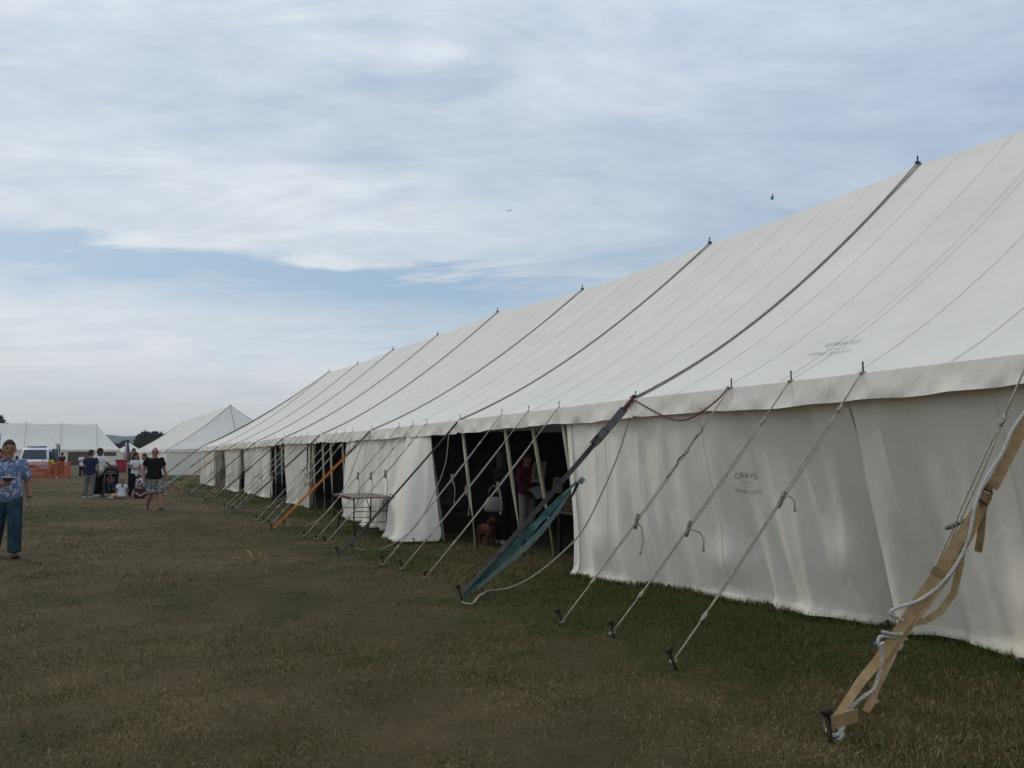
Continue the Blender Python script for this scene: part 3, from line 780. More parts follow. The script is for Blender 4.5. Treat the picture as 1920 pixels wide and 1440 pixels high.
# teal strap (nearest open doorway)
A = eav(8.01) + np.array([-0.05, 0, 0.0]); B = G(868, 1122) + np.array([0, 0, 0.06])
o, d, side, nrm = strap('ratchet_strap', 'faded teal and grey ratchet strap hooked to the stake pair before the open doorway', A, B,
    [('upper_webbing', GREYW, 0.05, 0.235, 0.048, 0.3), ('dark_webbing', DARKW, 0.23, 0.44, 0.03, 0.5), ('back_webbing', DARKW, 0.42, 0.995, 0.028, 1.2)])
tl = MB(); pix = [(1085, 903), (1058, 931), (1028, 963), (998, 995), (965, 1028), (935, 1057), (905, 1086), (874, 1116)]
pts = [PL(x, y, A, B) + np.array([-0.03, 0, 0]) for x, y in pix]
PX = np.linspace(0, 7, 40)
P0 = [np.array([np.interp(q, range(8), [p[j] for p in pts]) for j in range(3)]) for q in PX]
hw = np.interp(PX, range(8), [0.014, 0.032, 0.042, 0.044, 0.040, 0.034, 0.030, 0.022]); tw_ = np.interp(PX, range(8), np.linspace(0.7, -0.35, 8))
rt = random.Random(5)
tl.ribbon([p + nrm * 0.008 * math.sin(i * 0.9) + nrm * rt.uniform(-.004, .004) for i, p in enumerate(P0)],
          [(side * math.cos(q + .35 * math.sin(i * 0.55)) + nrm * math.sin(q + .35 * math.sin(i * 0.55))) * h * (1 + .10 * math.sin(i * 1.3) + rt.uniform(-.05, .05)) for i, (h, q) in enumerate(zip(hw, tw_))], 0.005); tl.build('teal_webbing', TEAL, o, sharp=60)
pix = [(1078, 917), (1050, 958), (1022, 992), (995, 1020), (960, 1050), (928, 1078), (905, 1096)]
pts2 = [PL(x, y + 5, A, B) + np.array([-0.06, 0, 0]) for x, y in pix]
MB().ribbon(pts2, [(side * 0.95 - nrm * 0.3) * h for h in (0.012, 0.025, 0.034, 0.034, 0.028, 0.02, 0.02)], 0.006).build('faded_webbing', TEALP, o)
ratchet(o, lerp(A, B, 0.245), d, side, nrm, 1.15)
lp = PL(1088, 899, A, B); MB().ribbon([lp + (d * math.cos(q) + nrm * math.sin(q)) * 0.035 + np.array([-0.02, -0.06, -0.01]) for q in np.linspace(0, 6.0, 14)], side * 0.03, 0.006).build('rolled_end', TEALP, o)
MB().ribbon([PL(1084, 905, A, B), PL(1075, 925, A, B), PL(1071, 935, A, B)], [side * 0.02, side * 0.015, side * 0.004], 0.005).build('loose_point', DARKW, o)
hk = MB(); hk.torus(A + np.array([0.02, 0, -0.01]), (0.03, 0, -0.02), (0.0, 0.0, 0.05), 0.012, 12, 6); hk.tube([A + np.array([0.03, 0, 0.05]), A + np.array([-0.05, 0, -0.05]), lerp(A, B, 0.06)], [0.02, 0.03, 0.022], 7)
hk.build('hook', ROPER, o)
stake(G(868, 1130), 'left iron stake of the pair holding the teal strap', (-0.25, 0.25), 0.17)
stake(G(905, 1116), 'right iron stake of the pair holding the teal strap', (-0.15, 0.2), 0.13)
# link rope between the two stakes, and the slack white rope that hangs from the eave to them
def rope_thing(label, pts, r, mat, knots=(), cat='rope', group=None, twist=False):
    pts = [np.asarray(p, float) for p in pts]
    o = thing('rope', label, cat, pts[-1], 0, group)
    # smooth the path
    P = []
    for i in range(len(pts) - 1):
        p0 = pts[max(i - 1, 0)]; p1 = pts[i]; p2 = pts[i + 1]; p3 = pts[min(i + 2, len(pts) - 1)]
        for t in np.linspace(0, 1, 8, endpoint=False):
            P.append(0.5 * ((2 * p1) + (-p0 + p2) * t + (2 * p0 - 5 * p1 + 4 * p2 - p3) * t * t + (-p0 + 3 * p1 - 3 * p2 + p3) * t ** 3))
    P.append(pts[-1])
    if twist:                                             # three laid strands
        s = np.concatenate([[0], np.cumsum([np.linalg.norm(P[i + 1] - P[i]) for i in range(len(P) - 1)])])
        tot = s[-1]; N = int(tot / 0.012); PP = [np.array([np.interp(q, s, [p[j] for p in P]) for j in range(3)]) for q in np.linspace(0, tot, N)]
        a = None; frames = []
        for i, p in enumerate(PP):
            dd = unit(PP[min(i + 1, N - 1)] - PP[max(i - 1, 0)])
            if a is None: a, b = perp(dd)
            else: a = unit(a - dd * np.dot(a, dd)); b = np.cross(dd, a)
            frames.append((a, b))
        for k in range(3):
            MB().tube([PP[i] + (frames[i][0] * math.cos(i * 0.9 + k * 2.094) + frames[i][1] * math.sin(i * 0.9 + k * 2.094)) * r * 0.52 for i in range(N)], r * 0.56, 5).build('strand', mat, o)
    else:
        MB().tube(P, r, 6).build('cord', mat, o)
    for kx in knots: MB().ell(kx, (r * 2.2, r * 2.2, r * 2.6), nu=8, nv=6).build('knot', mat, o)
    return o
A0 = eav(8.05) + np.array([-0.05, 0, -0.1]); Bq = G(905, 1113)
rope_thing('slack pale rope hanging in a long curve from the eave to the teal strap stakes',
           [PL(1180, 785, A0, Bq), PL(1160, 850, A0, Bq), PL(1128, 925, A0, Bq), PL(1092, 995, A0, Bq), PL(1050, 1040, A0, Bq), PL(1000, 1080, A0, Bq), PL(955, 1102, A0, Bq), PL(915, 1108, A0, Bq), G(905, 1116, 0.05)], 0.0095, ROPE)
rope_thing('short frayed rope looped between the pair of stakes of the teal strap', [G(866, 1128, 0.04), G(874, 1132, 0.02), G(886, 1132, 0.02), G(893, 1124, 0.04), G(900, 1116, 0.05), G(907, 1113, 0.06)], 0.012, ROPE)
rope_thing('thin red rope drooping along the valance between two eave pins', [eav(8.05) + np.array([-0.06, 0, 0.03]), PL(1228, 772, eav(8.0) - [.1, 0, 0], eav(6.4) - [.1, 0, 0]), PL(1262, 787, eav(8.0) - [.1, 0, 0], eav(6.4) - [.1, 0, 0]), PL(1290, 786, eav(8.0) - [.1, 0, 0], eav(6.4) - [.1, 0, 0]), PL(1322, 768, eav(8.0) - [.1, 0, 0], eav(6.4) - [.1, 0, 0]), PL(1350, 745, eav(8.0) - [.1, 0, 0], eav(6.4) - [.1, 0, 0]), eav(6.37) + np.array([-0.04, 0, 0.02])], 0.008, ROPER)

# tan strap (nearest corner)
A = np.array([U0 - 0.05, 3.05, 2.27]); B = G(1562, 1358) + np.array([0, 0, 0.05])
o = thing('webbing_strap', 'broad tan webbing strap with a knotted loop, nearest strap at the right edge', 'strap', B)
pl = lambda x, y, dz=0.0: PL(x, y, A, B) + np.array([dz, 0, 0])
upper = [A, pl(1935, 762), pl(1895, 848), pl(1860, 915)]
d = unit(B - A); side = unit(np.cross(d, lerp(A, B, .6) - CAMP)); nrm = np.cross(d, side)
MB().ribbon(upper, side * 0.033, 0.007).build('upper_webbing', TAN, o)
MB().ribbon([pl(1852, 925), pl(1800, 1008), pl(1761, 1072), pl(1715, 1139), pl(1683, 1188), pl(1651, 1234), pl(1615, 1277), pl(1587, 1319), pl(1565, 1350)],
            [side * h for h in (0.030, 0.032, 0.032, 0.032, 0.032)] + [(side * .95 + nrm * .2) * 0.032, (side * .85 + nrm * .4) * 0.031, (side * .75 + nrm * .5) * 0.03, side * 0.022], 0.006).build('lower_webbing', TAN, o)
MB().ribbon([pl(1858, 930, -.02), pl(1819, 1004, -.015), pl(1780, 1072, -.01), pl(1731, 1142, -.01), pl(1694, 1190, -.01), pl(1668, 1232, -.01), pl(1652, 1270, -.01), pl(1634, 1318, -.01), pl(1626, 1334, -.01)],
            [(side * .95 + nrm * .3) * h for h in (0.02, 0.028, 0.029, 0.024, 0.024, 0.024, 0.024, 0.024, 0.02)], 0.006).build('second_webbing', TAN, o)
MB().ribbon([pl(1815, 1015, -.05), pl(1812, 1060, -.06), pl(1800, 1110, -.06), pl(1775, 1145, -.06), pl(1745, 1163, -.05), pl(1718, 1168, -.04)], [side * 0.02] * 6, 0.005).build('hanging_loop', TAN, o)
kb = MB(); kc = pl(1853, 925, -.02); kb.ribbon([kc + (d * math.cos(q) * 0.034 + side * math.sin(q) * 0.03) for q in np.linspace(0, 6.2, 14)], nrm * 0.024, 0.008); kb.ribbon([kc + d * 0.05 + (side * math.cos(q) * 0.034 + nrm * math.sin(q) * 0.03) for q in np.linspace(0, 6.2, 14)], d * 0.02 + side * .004, 0.008); kb.ell(kc + d * 0.025, (0.03, 0.028, 0.034), nu=8, nv=6)
kb.ribbon([pl(1862, 910, -.03) + (d * math.cos(q) * 0.04 + nrm * math.sin(q) * 0.028) for q in np.linspace(0.4, 6.0, 14)], side * 0.022, 0.007); kb.build('strap_knot', TANE, o)
MB().ribbon([pl(1856, 928, -.05), pl(1853, 965, -.06), pl(1850, 1005, -.06), pl(1845, 1034, -.06)], unit(np.array([0.8, -0.5, 0.1])) * 0.023, 0.006).build('hanging_end', TANE, o)
MB().ribbon([pl(1764, 1066, -0.008), pl(1756, 1079, -0.008)], side * 0.034, 0.004).build('stitching', TANE, o)
stake(G(1558, 1392), 'iron stake wrapped in tan webbing, nearest stake to the viewer', (-0.06, 0.1), 0.15, s=1.15)
MB().ribbon([G(1545, 1350, 0.10), G(1560, 1352, 0.09) + np.array([-.04, -.02, 0]), G(1590, 1346, 0.10), G(1608, 1340, 0.10)], np.array([0, 0, 0.035]), 0.008).build('stake_loop', TAN, o)
rope_thing('thick white laid rope running down and wound round the tan strap',
           [A + np.array([-.02, 0, 0.0]), pl(1918, 790, -.05), pl(1890, 850, -.06), pl(1862, 900, -.08), pl(1845, 950, -.09), pl(1835, 1000, -.09), pl(1815, 1050, -.09), pl(1785, 1090, -.09), pl(1745, 1122, -.09), pl(1700, 1138, -.09),
            pl(1680, 1150, -.05), pl(1685, 1170, .06), pl(1700, 1188, -.05), pl(1672, 1182, -.09), pl(1690, 1200, .05), pl(1668, 1192, -.09), pl(1668, 1230, -.06), pl(1660, 1260, -.05), pl(1650, 1290, -.05), pl(1628, 1305, -.04), pl(1600, 1330, -.04), G(1588, 1352, 0.07), G(1570, 1378, 0.03), G(1552, 1372, 0.03), G(1555, 1352, 0.07), G(1580, 1375, 0.02), G(1572, 1388, 0.01)],
           0.0105, ROPEW, (pl(1608, 1335, -.05),), twist=True)

# far straps
def far_strap(label, w, pB, mat, hw=0.026, buckle=None, two=True, w0=0.02):
    A = eav(w) + np.array([-0.03, 0, 0]); B = np.asarray(pB, float)
    parts = [('webbing', mat, 0.0 if not buckle else buckle, 1.0, hw, 0.5)]
    if buckle: parts.insert(0, ('upper_webbing', mat if two is True else two, 0.0, buckle, hw * 0.8, 0.4))
    o, d, side, nrm = strap('ratchet_strap', label, A, B + np.array([0, 0, 0.05]), parts, 'straps on the main guys')
    if buckle: ratchet(o, lerp(A, B + np.array([0, 0, 0.05]), buckle), d, side, nrm, 1.0)
    return o
far_strap('dark grey ratchet strap with steel buckle crossing in front of the canvas flap', 13.18, G(640, 1044), DARKW, 0.021, 0.66)
far_strap('bright orange ratchet strap stretched from the eave to the grass', 18.16, G(513, 994), ORANGEW, 0.026, 0.24, GREYW)
far_strap('pale webbing strap next beyond the bright orange strap', 22.62, G(442, 962), GREYW, 0.024)
far_strap('long black strap between the far wall panels', 27.3, G(392, 946), DARKW, 0.021, 0.5)
far_strap('navy strap just nearer than the amber strap', 32.13, (3.7, 33.3, 0), BLUEW, 0.021, 0.55)
far_strap('amber strap near the far end of the long marquee', 36.89, (3.4, 38.6, 0), AMBERW, 0.022, 0.3)
far_strap('farthest pale strap of the long marquee, behind the man in black', 41.71, (3.5, 43.0, 0), ROPEW, 0.022, 0.5, DARKW)
far_strap('black corner strap at the far end of the long marquee', 48.7, (3.6, 50.0, 0), DARKW, 0.024, 0.5)
for nm, p in (('dark grey', G(636, 1046)), ('bright orange', G(511, 997)), ('pale', G(438, 963)), ('long black', G(388, 946)), ('navy', (3.66, 33.3, 0)), ('amber', (3.36, 38.6, 0)), ('farthest pale', (3.45, 43.0, 0)), ('black corner', (3.55, 50, 0))):
    stake(p, 'outer iron stake under the %s strap' % nm, (-0.3, 0.1), 0.15)
for nm, p in (('dark grey', G(661, 1038)), ('bright orange', G(533, 990)), ('pale', G(458, 964))):
    stake(p, 'inner iron stake beside the %s strap' % nm, (-0.1, 0.2), 0.14)
MB_ = rope_thing('short rope link lying between the two stakes of the dark grey strap', [G(634, 1048, .03), G(645, 1049, .02), G(658, 1046, .03), G(666, 1041, .05)], 0.008, TOGW)
for (w, px, py, ctrl, lab) in ((13.3, 668, 1033, [(842, 815), (835, 870), (812, 930), (780, 985), (740, 1018), (700, 1032)], 'slack rope curving down across the canvas flap to the dark grey strap stakes'),
                               (18.3, 537, 988, [(672, 850), (655, 895), (630, 940), (600, 972), (570, 986)], 'slack rope curving down to the stake of the bright orange strap'),
                               (22.7, 458, 960, [(590, 838), (570, 880), (540, 925), (505, 948), (480, 958)], 'slack rope drooping to the stake of the pale strap')):
    A0 = eav(w) + np.array([-0.04, 0, -0.02]); B0 = G(px, py)
    rope_thing(lab, [A0] + [PL(x, y, A0, B0) for x, y in ctrl] + [B0 + np.array([0, 0, 0.05])], 0.009, ROPE)

# second marquee: its guys on the near side
for i, w in enumerate([70.1, 72.9, 75.76, 78.2, 80.63, 83.0, 85.5, 90.37, 95.24]):
    e = T2.eave(w); b = np.array([3.7 + random.uniform(-.1, .1), w + random.uniform(-.2, .2), 0])
    guy('%s guy rope from the near corner of the pointed marquee' % ('first second third fourth fifth sixth seventh eighth ninth'.split()[i]), e, b, 0.15, 0.85, 0.5, None, None, False, group='guy ropes of the pointed marquee', r=0.012)

# ================================================================== FIELD, HILL AND TREES
def soil_mat():
    m = bpy.data.materials.new('worn turf'); m.use_nodes = True
    t = m.node_tree; p = t.nodes['Principled BSDF']; p.inputs['Roughness'].default_value = 0.95; p.inputs['Specular IOR Level'].default_value = 0.08
    g = nd(t, 'ShaderNodeNewGeometry').outputs['Position']
    big = noise_n(t, g, 0.22, 6, 0.6, 0.3); mid = noise_n(t, g, 1.6, 6, 0.65); fine = noise_n(t, g, 26.0, 6, 0.7); vf = noise_n(t, g, 120.0, 4, 0.7)
    f = math_n(t, 'ADD', math_n(t, 'MULTIPLY', big, 0.5), math_n(t, 'ADD', math_n(t, 'MULTIPLY', mid, 0.3), math_n(t, 'MULTIPLY', fine, 0.2)))
    sp = nd(t, 'ShaderNodeSeparateXYZ'); t.links.new(g, sp.inputs[0])
    f = math_n(t, 'SUBTRACT', f, math_n(t, 'MULTIPLY', math_n(t, 'MULTIPLY_ADD', sp.outputs[0], 0.5, -1.55, clamp=True), 0.06))
    c = ramp_n(t, f, [(0.41, (0.062, 0.074, 0.018)), (0.48, (0.122, 0.088, 0.042)), (0.58, (0.185, 0.130, 0.068))])
    c = mix_n(t, ramp_n(t, vf, [(0.35, 0.0), (0.7, 1.0)]), mix_n(t, 0.5, c, (0.045, 0.036, 0.025)), c)
    c = mix_n(t, ramp_n(t, noise_n(t, g, 60, 5, 0.7), [(0.60, 0.0), (0.72, 0.5)]), c, (0.26, 0.20, 0.115))
    t.links.new(c, p.inputs['Base Color'])
    b = nd(t, 'ShaderNodeBump'); b.inputs['Strength'].default_value = 0.9; b.inputs['Distance'].default_value = 0.03
    t.links.new(math_n(t, 'ADD', fine, math_n(t, 'MULTIPLY', vf, 0.5)), b.inputs['Height']); t.links.new(b.outputs[0], p.inputs['Normal'])
    return m
def grass_mat():
    m = bpy.data.materials.new('grass blades'); m.use_nodes = True
    t = m.node_tree; p = t.nodes['Principled BSDF']; p.inputs['Roughness'].default_value = 0.75; p.inputs['Specular IOR Level'].default_value = 0.15
    geo = nd(t, 'ShaderNodeNewGeometry'); g = geo.outputs['Position']
    big = noise_n(t, g, 0.22, 6, 0.6, 0.3); mid = noise_n(t, g, 1.6, 6, 0.65)
    sp = nd(t, 'ShaderNodeSeparateXYZ'); t.links.new(g, sp.inputs[0])
    shelter = math_n(t, 'MULTIPLY_ADD', sp.outputs[0], 0.5, -1.55, clamp=True)       # less trodden between the stakes and the canvas
    f = math_n(t, 'ADD', math_n(t, 'MULTIPLY', big, 0.45), math_n(t, 'ADD', math_n(t, 'MULTIPLY', mid, 0.3), math_n(t, 'MULTIPLY', geo.outputs['Random Per Island'], 0.26)))
    f = math_n(t, 'MULTIPLY_ADD', math_n(t, 'SUBTRACT', f, 0.49), 1.25, 0.49)
    f = math_n(t, 'SUBTRACT', f, math_n(t, 'MULTIPLY', shelter, 0.075))
    c = ramp_n(t, f, [(0.38, (0.050, 0.074, 0.012)), (0.45, (0.095, 0.098, 0.022)), (0.50, (0.160, 0.113, 0.046)), (0.61, (0.27, 0.19, 0.09)), (0.72, (0.40, 0.30, 0.165))])
    t.links.new(c, p.inputs['Base Color'])
    return m
def undul(x, y): return 0.018 * math.sin(x * 0.7 + 1) * math.sin(y * 0.53) + 0.009 * math.sin(x * 2.3 + y * 1.7) + 0.006 * math.sin(x * 5.1 - y * 3.9 + 1)
xs = [-2500, -700, -200, -80, -40, -24] + list(np.arange(-16, 20.1, 0.4)) + [26, 40, 90, 250, 800, 2500]
ys = [-600, -150, -50, -20, -10] + list(np.arange(-4, 30.1, 0.4)) + [33, 38, 45, 60, 80, 110, 160, 260, 500, 1000, 3200]
gv = [(x, y, undul(x, y) if -15.9 < x < 19.9 and -3.9 < y < 29.9 else 0.0) for y in ys for x in xs]
nx = len(xs)
gf = [(j * nx + i, j * nx + i + 1, (j + 1) * nx + i + 1, (j + 1) * nx + i) for j in range(len(ys) - 1) for i in range(nx - 1)]
field = MB().add(gv, gf).build('field', soil_mat(), None)
tag(field, kind='structure')
# grass: short, worn blades, thinning with distance
N = 760000
r = np.exp(rng.uniform(math.log(2.6), math.log(64), N))
th = YAW + rng.uniform(-math.radians(47), math.radians(40), N)
gx = r * np.sin(th); gy = r * np.cos(th)
# patchy cover
def vnoise(x, y, s, seed):
    rr = np.random.default_rng(seed); T = rr.random((64, 64)); X = x * s + 100; Y = y * s + 100
    xi = np.floor(X).astype(int); yi = np.floor(Y).astype(int); fx = X - xi; fy = Y - yi
    fx = fx * fx * (3 - 2 * fx); fy = fy * fy * (3 - 2 * fy)
    g = lambda a, b: T[a % 64, b % 64]
    return (g(xi, yi) * (1 - fx) + g(xi + 1, yi) * fx) * (1 - fy) + (g(xi, yi + 1) * (1 - fx) + g(xi + 1, yi + 1) * fx) * fy
cov = 0.6 * vnoise(gx, gy, 1.1, 3) + 0.4 * vnoise(gx, gy, 3.7, 4)
shel = np.clip((gx - 3.4) / 1.6, 0, 1) * (gx < 6.5)
# longer tufts left standing along the foot of the canvas
tx_, ty_ = [], []
for key, cnt in (('near', 3600), ('main', 4200), ('flap', 900), ('table', 1500), ('d', 700), ('c', 700)):
    fw_ = walls[key][0]; bs = np.array([fw_(a, 1.0)[:2] for a in np.linspace(0, 1, 60)])
    q = rng.random(cnt) * 59; i0 = np.floor(q).astype(int); fr = (q - i0)[:, None]
    p = bs[i0] * (1 - fr) + bs[np.minimum(i0 + 1, 59)] * fr
    tx_.append(p[:, 0] - np.abs(rng.normal(0, 0.05, cnt)) - 0.005); ty_.append(p[:, 1] + rng.normal(0, .02, cnt))
keep = (rng.random(N) < (-0.05 + 1.25 * cov + 0.5 * shel)) & (gx < 6.75)
gx, gy, r, cov, shel = gx[keep], gy[keep], r[keep], cov[keep], shel[keep]
tx_ = np.concatenate(tx_); ty_ = np.concatenate(ty_); m_ = len(tx_)
gx = np.concatenate([gx, tx_]); gy = np.concatenate([gy, ty_]); r = np.concatenate([r, np.hypot(tx_, ty_)]); cov = np.concatenate([cov, np.ones(m_)]); shel = np.concatenate([shel, np.full(m_, 1.35)]); n = len(gx)
hgt = (0.008 + 0.020 * rng.random(n) ** 2) * (0.6 + 0.8 * cov) * (1 + 0.9 * shel) * 1.0
wid = 0.0021 * np.maximum(1.0, r / 6.5) * (0.7 + 0.7 * rng.random(n))
ang = rng.uniform(0, 2 * np.pi, n); lean = rng.uniform(0.3, 2.2, n) * (1 - 0.35 * shel); la = rng.uniform(0, 2 * np.pi, n)
gz = np.array([undul(a, b) for a, b in zip(gx, gy)])
ax, ay = np.cos(ang) * wid, np.sin(ang) * wid
tx, ty = gx + np.cos(la) * hgt * lean, gy + np.sin(la) * hgt * lean
mx, my = gx + np.cos(la) * hgt * lean * 0.35, gy + np.sin(la) * hgt * lean * 0.35
co = np.empty((n, 5, 3))
co[:, 0] = np.stack([gx - ax, gy - ay, gz - 0.004], 1); co[:, 1] = np.stack([gx + ax, gy + ay, gz - 0.004], 1)
co[:, 2] = np.stack([mx + ax * .8, my + ay * .8, gz + hgt * 0.6], 1); co[:, 3] = np.stack([mx - ax * .8, my - ay * .8, gz + hgt * 0.6], 1)
co[:, 4] = np.stack([tx, ty, gz + hgt], 1)
me = bpy.data.meshes.new('grass')
me.vertices.add(n * 5); me.vertices.foreach_set('co', co.ravel())
idx = (np.arange(n) * 5)[:, None]
loops = np.concatenate([idx + np.array([[0, 1, 2, 3]]), idx + np.array([[3, 2, 4]])], 1).ravel()
me.loops.add(n * 7); me.loops.foreach_set('vertex_index', loops.astype(np.int32))
starts = ((np.arange(n) * 7)[:, None] + np.array([[0, 4]])).ravel(); me.polygons.add(n * 2)
me.polygons.foreach_set('loop_start', starts.astype(np.int32))
me.update(calc_edges=True); me.materials.append(grass_mat())
go = bpy.data.objects.new('grass', me); C.objects.link(go)
tag(go, 'short worn brown and green grass of the show field', 'grass', kind='stuff')

# hill on the skyline
HILL = M('wooded hill', (0.040, 0.060, 0.035), (0.024, 0.040, 0.024), 0.03, 0.95, stretch=(1, 1, 3), stops=(0.4, 0.6))
hb = MB()
def hf(a, t):
    px = -500 + 1300 * a; D = 1250 + 500 * t
    top = 1.0 + 0.10 * math.sin(a * 17) + 0.05 * math.sin(a * 41 + 1) + 0.02 * math.sin(a * 130)
    p = AT(px, D); p[2] = -0.5 + 40 * math.sin(math.pi * min(t, 0.5)) ** 0.7 * top if t <= 0.5 else 40 * top; return p
hb.grid(hf, 180, 8)
tag(hb.build('hill', HILL), kind='structure')

LEAFD = M('dark leaves', (0.026, 0.040, 0.016), (0.012, 0.020, 0.009), 2.0, 0.8)
LEAFM = M('hedge leaves', (0.032, 0.044, 0.022), (0.015, 0.022, 0.012), 2.0, 0.8)
BARK = M('bark', (0.06, 0.05, 0.04), (0.03, 0.025, 0.02), 3, 0.9)
def tree(label, base, h, cr, trunk, mat, n=2600, leaf=0.35, lobes=9, cat='tree', name='tree', group=None, squash=0.8):
    o = thing(name, label, cat, base, 0, group)
    b = np.asarray(base, float); rr = np.random.default_rng(int(abs(b[0] * 37 + b[1] * 11)) % 9999)
    tb = MB(); top = b + np.array([0, 0, h * 0.62])
    tb.tube([b - (0, 0, 0.2), b + (0.04 * h * .3, 0, h * 0.3), top], [trunk, trunk * 0.75, trunk * 0.3], 8)
    cs = []
    for i in range(lobes):
        a = rr.uniform(0, 6.28); q = rr.uniform(0.15, 0.75) * cr
        c = b + np.array([math.cos(a) * q, math.sin(a) * q, h - cr * squash * rr.uniform(0.45, 1.35)])
        cs.append((c, cr * rr.uniform(0.34, 0.58)))
        tb.tube([b + np.array([0, 0, h * rr.uniform(0.25, 0.5)]), lerp(b + np.array([0, 0, h * 0.5]), c, 0.6), c], [trunk * 0.4, trunk * 0.25, 0.03], 5)
    tb.build('trunk', BARK, o)
    k = rr.integers(0, lobes, n); d = rr.normal(size=(n, 3)); d /= np.linalg.norm(d, axis=1)[:, None]
    rad = np.array([cs[i][1] for i in k]) * rr.random(n) ** 0.28 * rr.uniform(0.9, 1.15, n)
    c = np.array([cs[i][0] for i in k]) + d * rad[:, None] * np.array([1, 1, 0.8])
    c[:, 2] = np.maximum(c[:, 2], 0.15)
    e1 = rr.normal(size=(n, 3)) * leaf * 0.5; e2 = rr.normal(size=(n, 3)) * leaf * 0.5
    v = np.stack([c - e1, c + e2, c + e1, c - e2], 1).reshape(-1, 3)
    MB().add(v, [(4 * i, 4 * i + 1, 4 * i + 2, 4 * i + 3) for i in range(n)]).build('crown', mat, o, smooth=False)
    return o
tree('rounded dark tree standing between the distant marquees', AT(284, 195), 7.3, 3.5, 0.28, LEAFD, 4200, 0.42, 12)
tree('dark broad tree behind the long low marquee at the left edge', AT(-6, 175), 10.2, 3.6, 0.3, LEAFD, 3600, 0.4, 9)
tree('smaller ragged tree at the end of the roof ridge, left edge', AT(20, 178), 8.6, 1.7, 0.2, LEAFD, 1200, 0.35, 6)
for px, h, lab in ((216, 4.3, 'low bush under the distant hill, nearest the hipped roof'), (226, 4.9, 'low bush under the distant hill, second from the hipped roof'), (237, 5.6, 'taller bush in front of the distant hill'), (249, 5.4, 'bush just left of the rounded dark tree'), (262, 4.8, 'bush under the rounded dark tree')):
    tree(lab, AT(px, 188 + 0.1 * px), h, 1.9, 0.12, LEAFM, 900, 0.34, 6, 'bush', 'bush', 'bushes along the field edge', 0.9)

# ================================================================== PEOPLE
SKIN = M('skin', (0.37, 0.19, 0.13), (0.28, 0.14, 0.095), 14, 0.6)
SKINP = M('pink skin', (0.42, 0.21, 0.155), (0.33, 0.15, 0.11), 14, 0.6)
SKIND = M('brown skin', (0.12, 0.065, 0.04), (0.09, 0.05, 0.03), 14, 0.6)
HAIRB = M('dark hair', (0.022, 0.017, 0.013), (0.012, 0.010, 0.008), 90, 0.6, 0.5, 200, stretch=(1, 1, 0.2))
HAIRG = M('greying hair', (0.085, 0.075, 0.065), (0.03, 0.026, 0.022), 90, 0.7, 0.5, 200, stretch=(1, 1, 0.2))
HAIRBR = M('brown hair', (0.07, 0.045, 0.028), (0.035, 0.022, 0.014), 90, 0.6, 0.5, 200, stretch=(1, 1, 0.2))
HAIRBL = M('fair hair', (0.28, 0.19, 0.10), (0.17, 0.11, 0.06), 90, 0.6, 0.5, 200, stretch=(1, 1, 0.2))
def cloth(name, c1, c2=None, scale=12): return M(name, c1, c2, scale, 0.9, 0.5, 22, spec=0.04)
DENIM = cloth('blue denim', (0.040, 0.070, 0.092), (0.016, 0.032, 0.045), 6)
BLACKT = cloth('black cotton', (0.016, 0.016, 0.0155), (0.010, 0.010, 0.010))
WHITET = cloth('white cotton', (0.72, 0.72, 0.74), (0.62, 0.62, 0.65), 9)
NAVYT = cloth('navy cotton', (0.028, 0.036, 0.075), (0.018, 0.024, 0.05))
GREYP = cloth('khaki grey cotton', (0.19, 0.185, 0.155), (0.13, 0.125, 0.105), 7)
DARKP = cloth('dark trousers', (0.011, 0.0115, 0.013), (0.007, 0.007, 0.008))
MAROON = cloth('maroon cotton', (0.10, 0.022, 0.026), (0.07, 0.016, 0.02))
HIVIS = cloth('hi vis yellow', (0.60, 0.75, 0.03), (0.5, 0.62, 0.02))
PURPLE = cloth('purple cotton', (0.085, 0.04, 0.13), (0.06, 0.028, 0.10))
PINKJ = cloth('dusky red jacket', (0.19, 0.055, 0.070), (0.12, 0.035, 0.045))
BEIGEP = cloth('beige trousers', (0.40, 0.37, 0.33), (0.32, 0.29, 0.26))
BLUET = cloth('mid blue cotton', (0.06, 0.12, 0.20), (0.04, 0.085, 0.15))
GREYT = cloth('grey cotton', (0.17, 0.18, 0.20), (0.11, 0.12, 0.13))
SHOED = M('brown shoe leather', (0.13, 0.065, 0.035), (0.08, 0.04, 0.02), 20, 0.5)
SHOEB = M('black shoe', (0.02, 0.02, 0.02), (0.05, 0.05, 0.05), 30, 0.5)
SHOEW = M('white trainer', (0.62, 0.62, 0.60), (0.4, 0.4, 0.4), 30, 0.6)
EYE = M('dark eye', (0.02, 0.015, 0.012), None, 5, 0.3)
LIP = M('lips', (0.26, 0.12, 0.09), (0.22, 0.10, 0.075), 20, 0.6)
LENS = glass_m('sunglass lens', (0.01, 0.01, 0.012), 0.15)
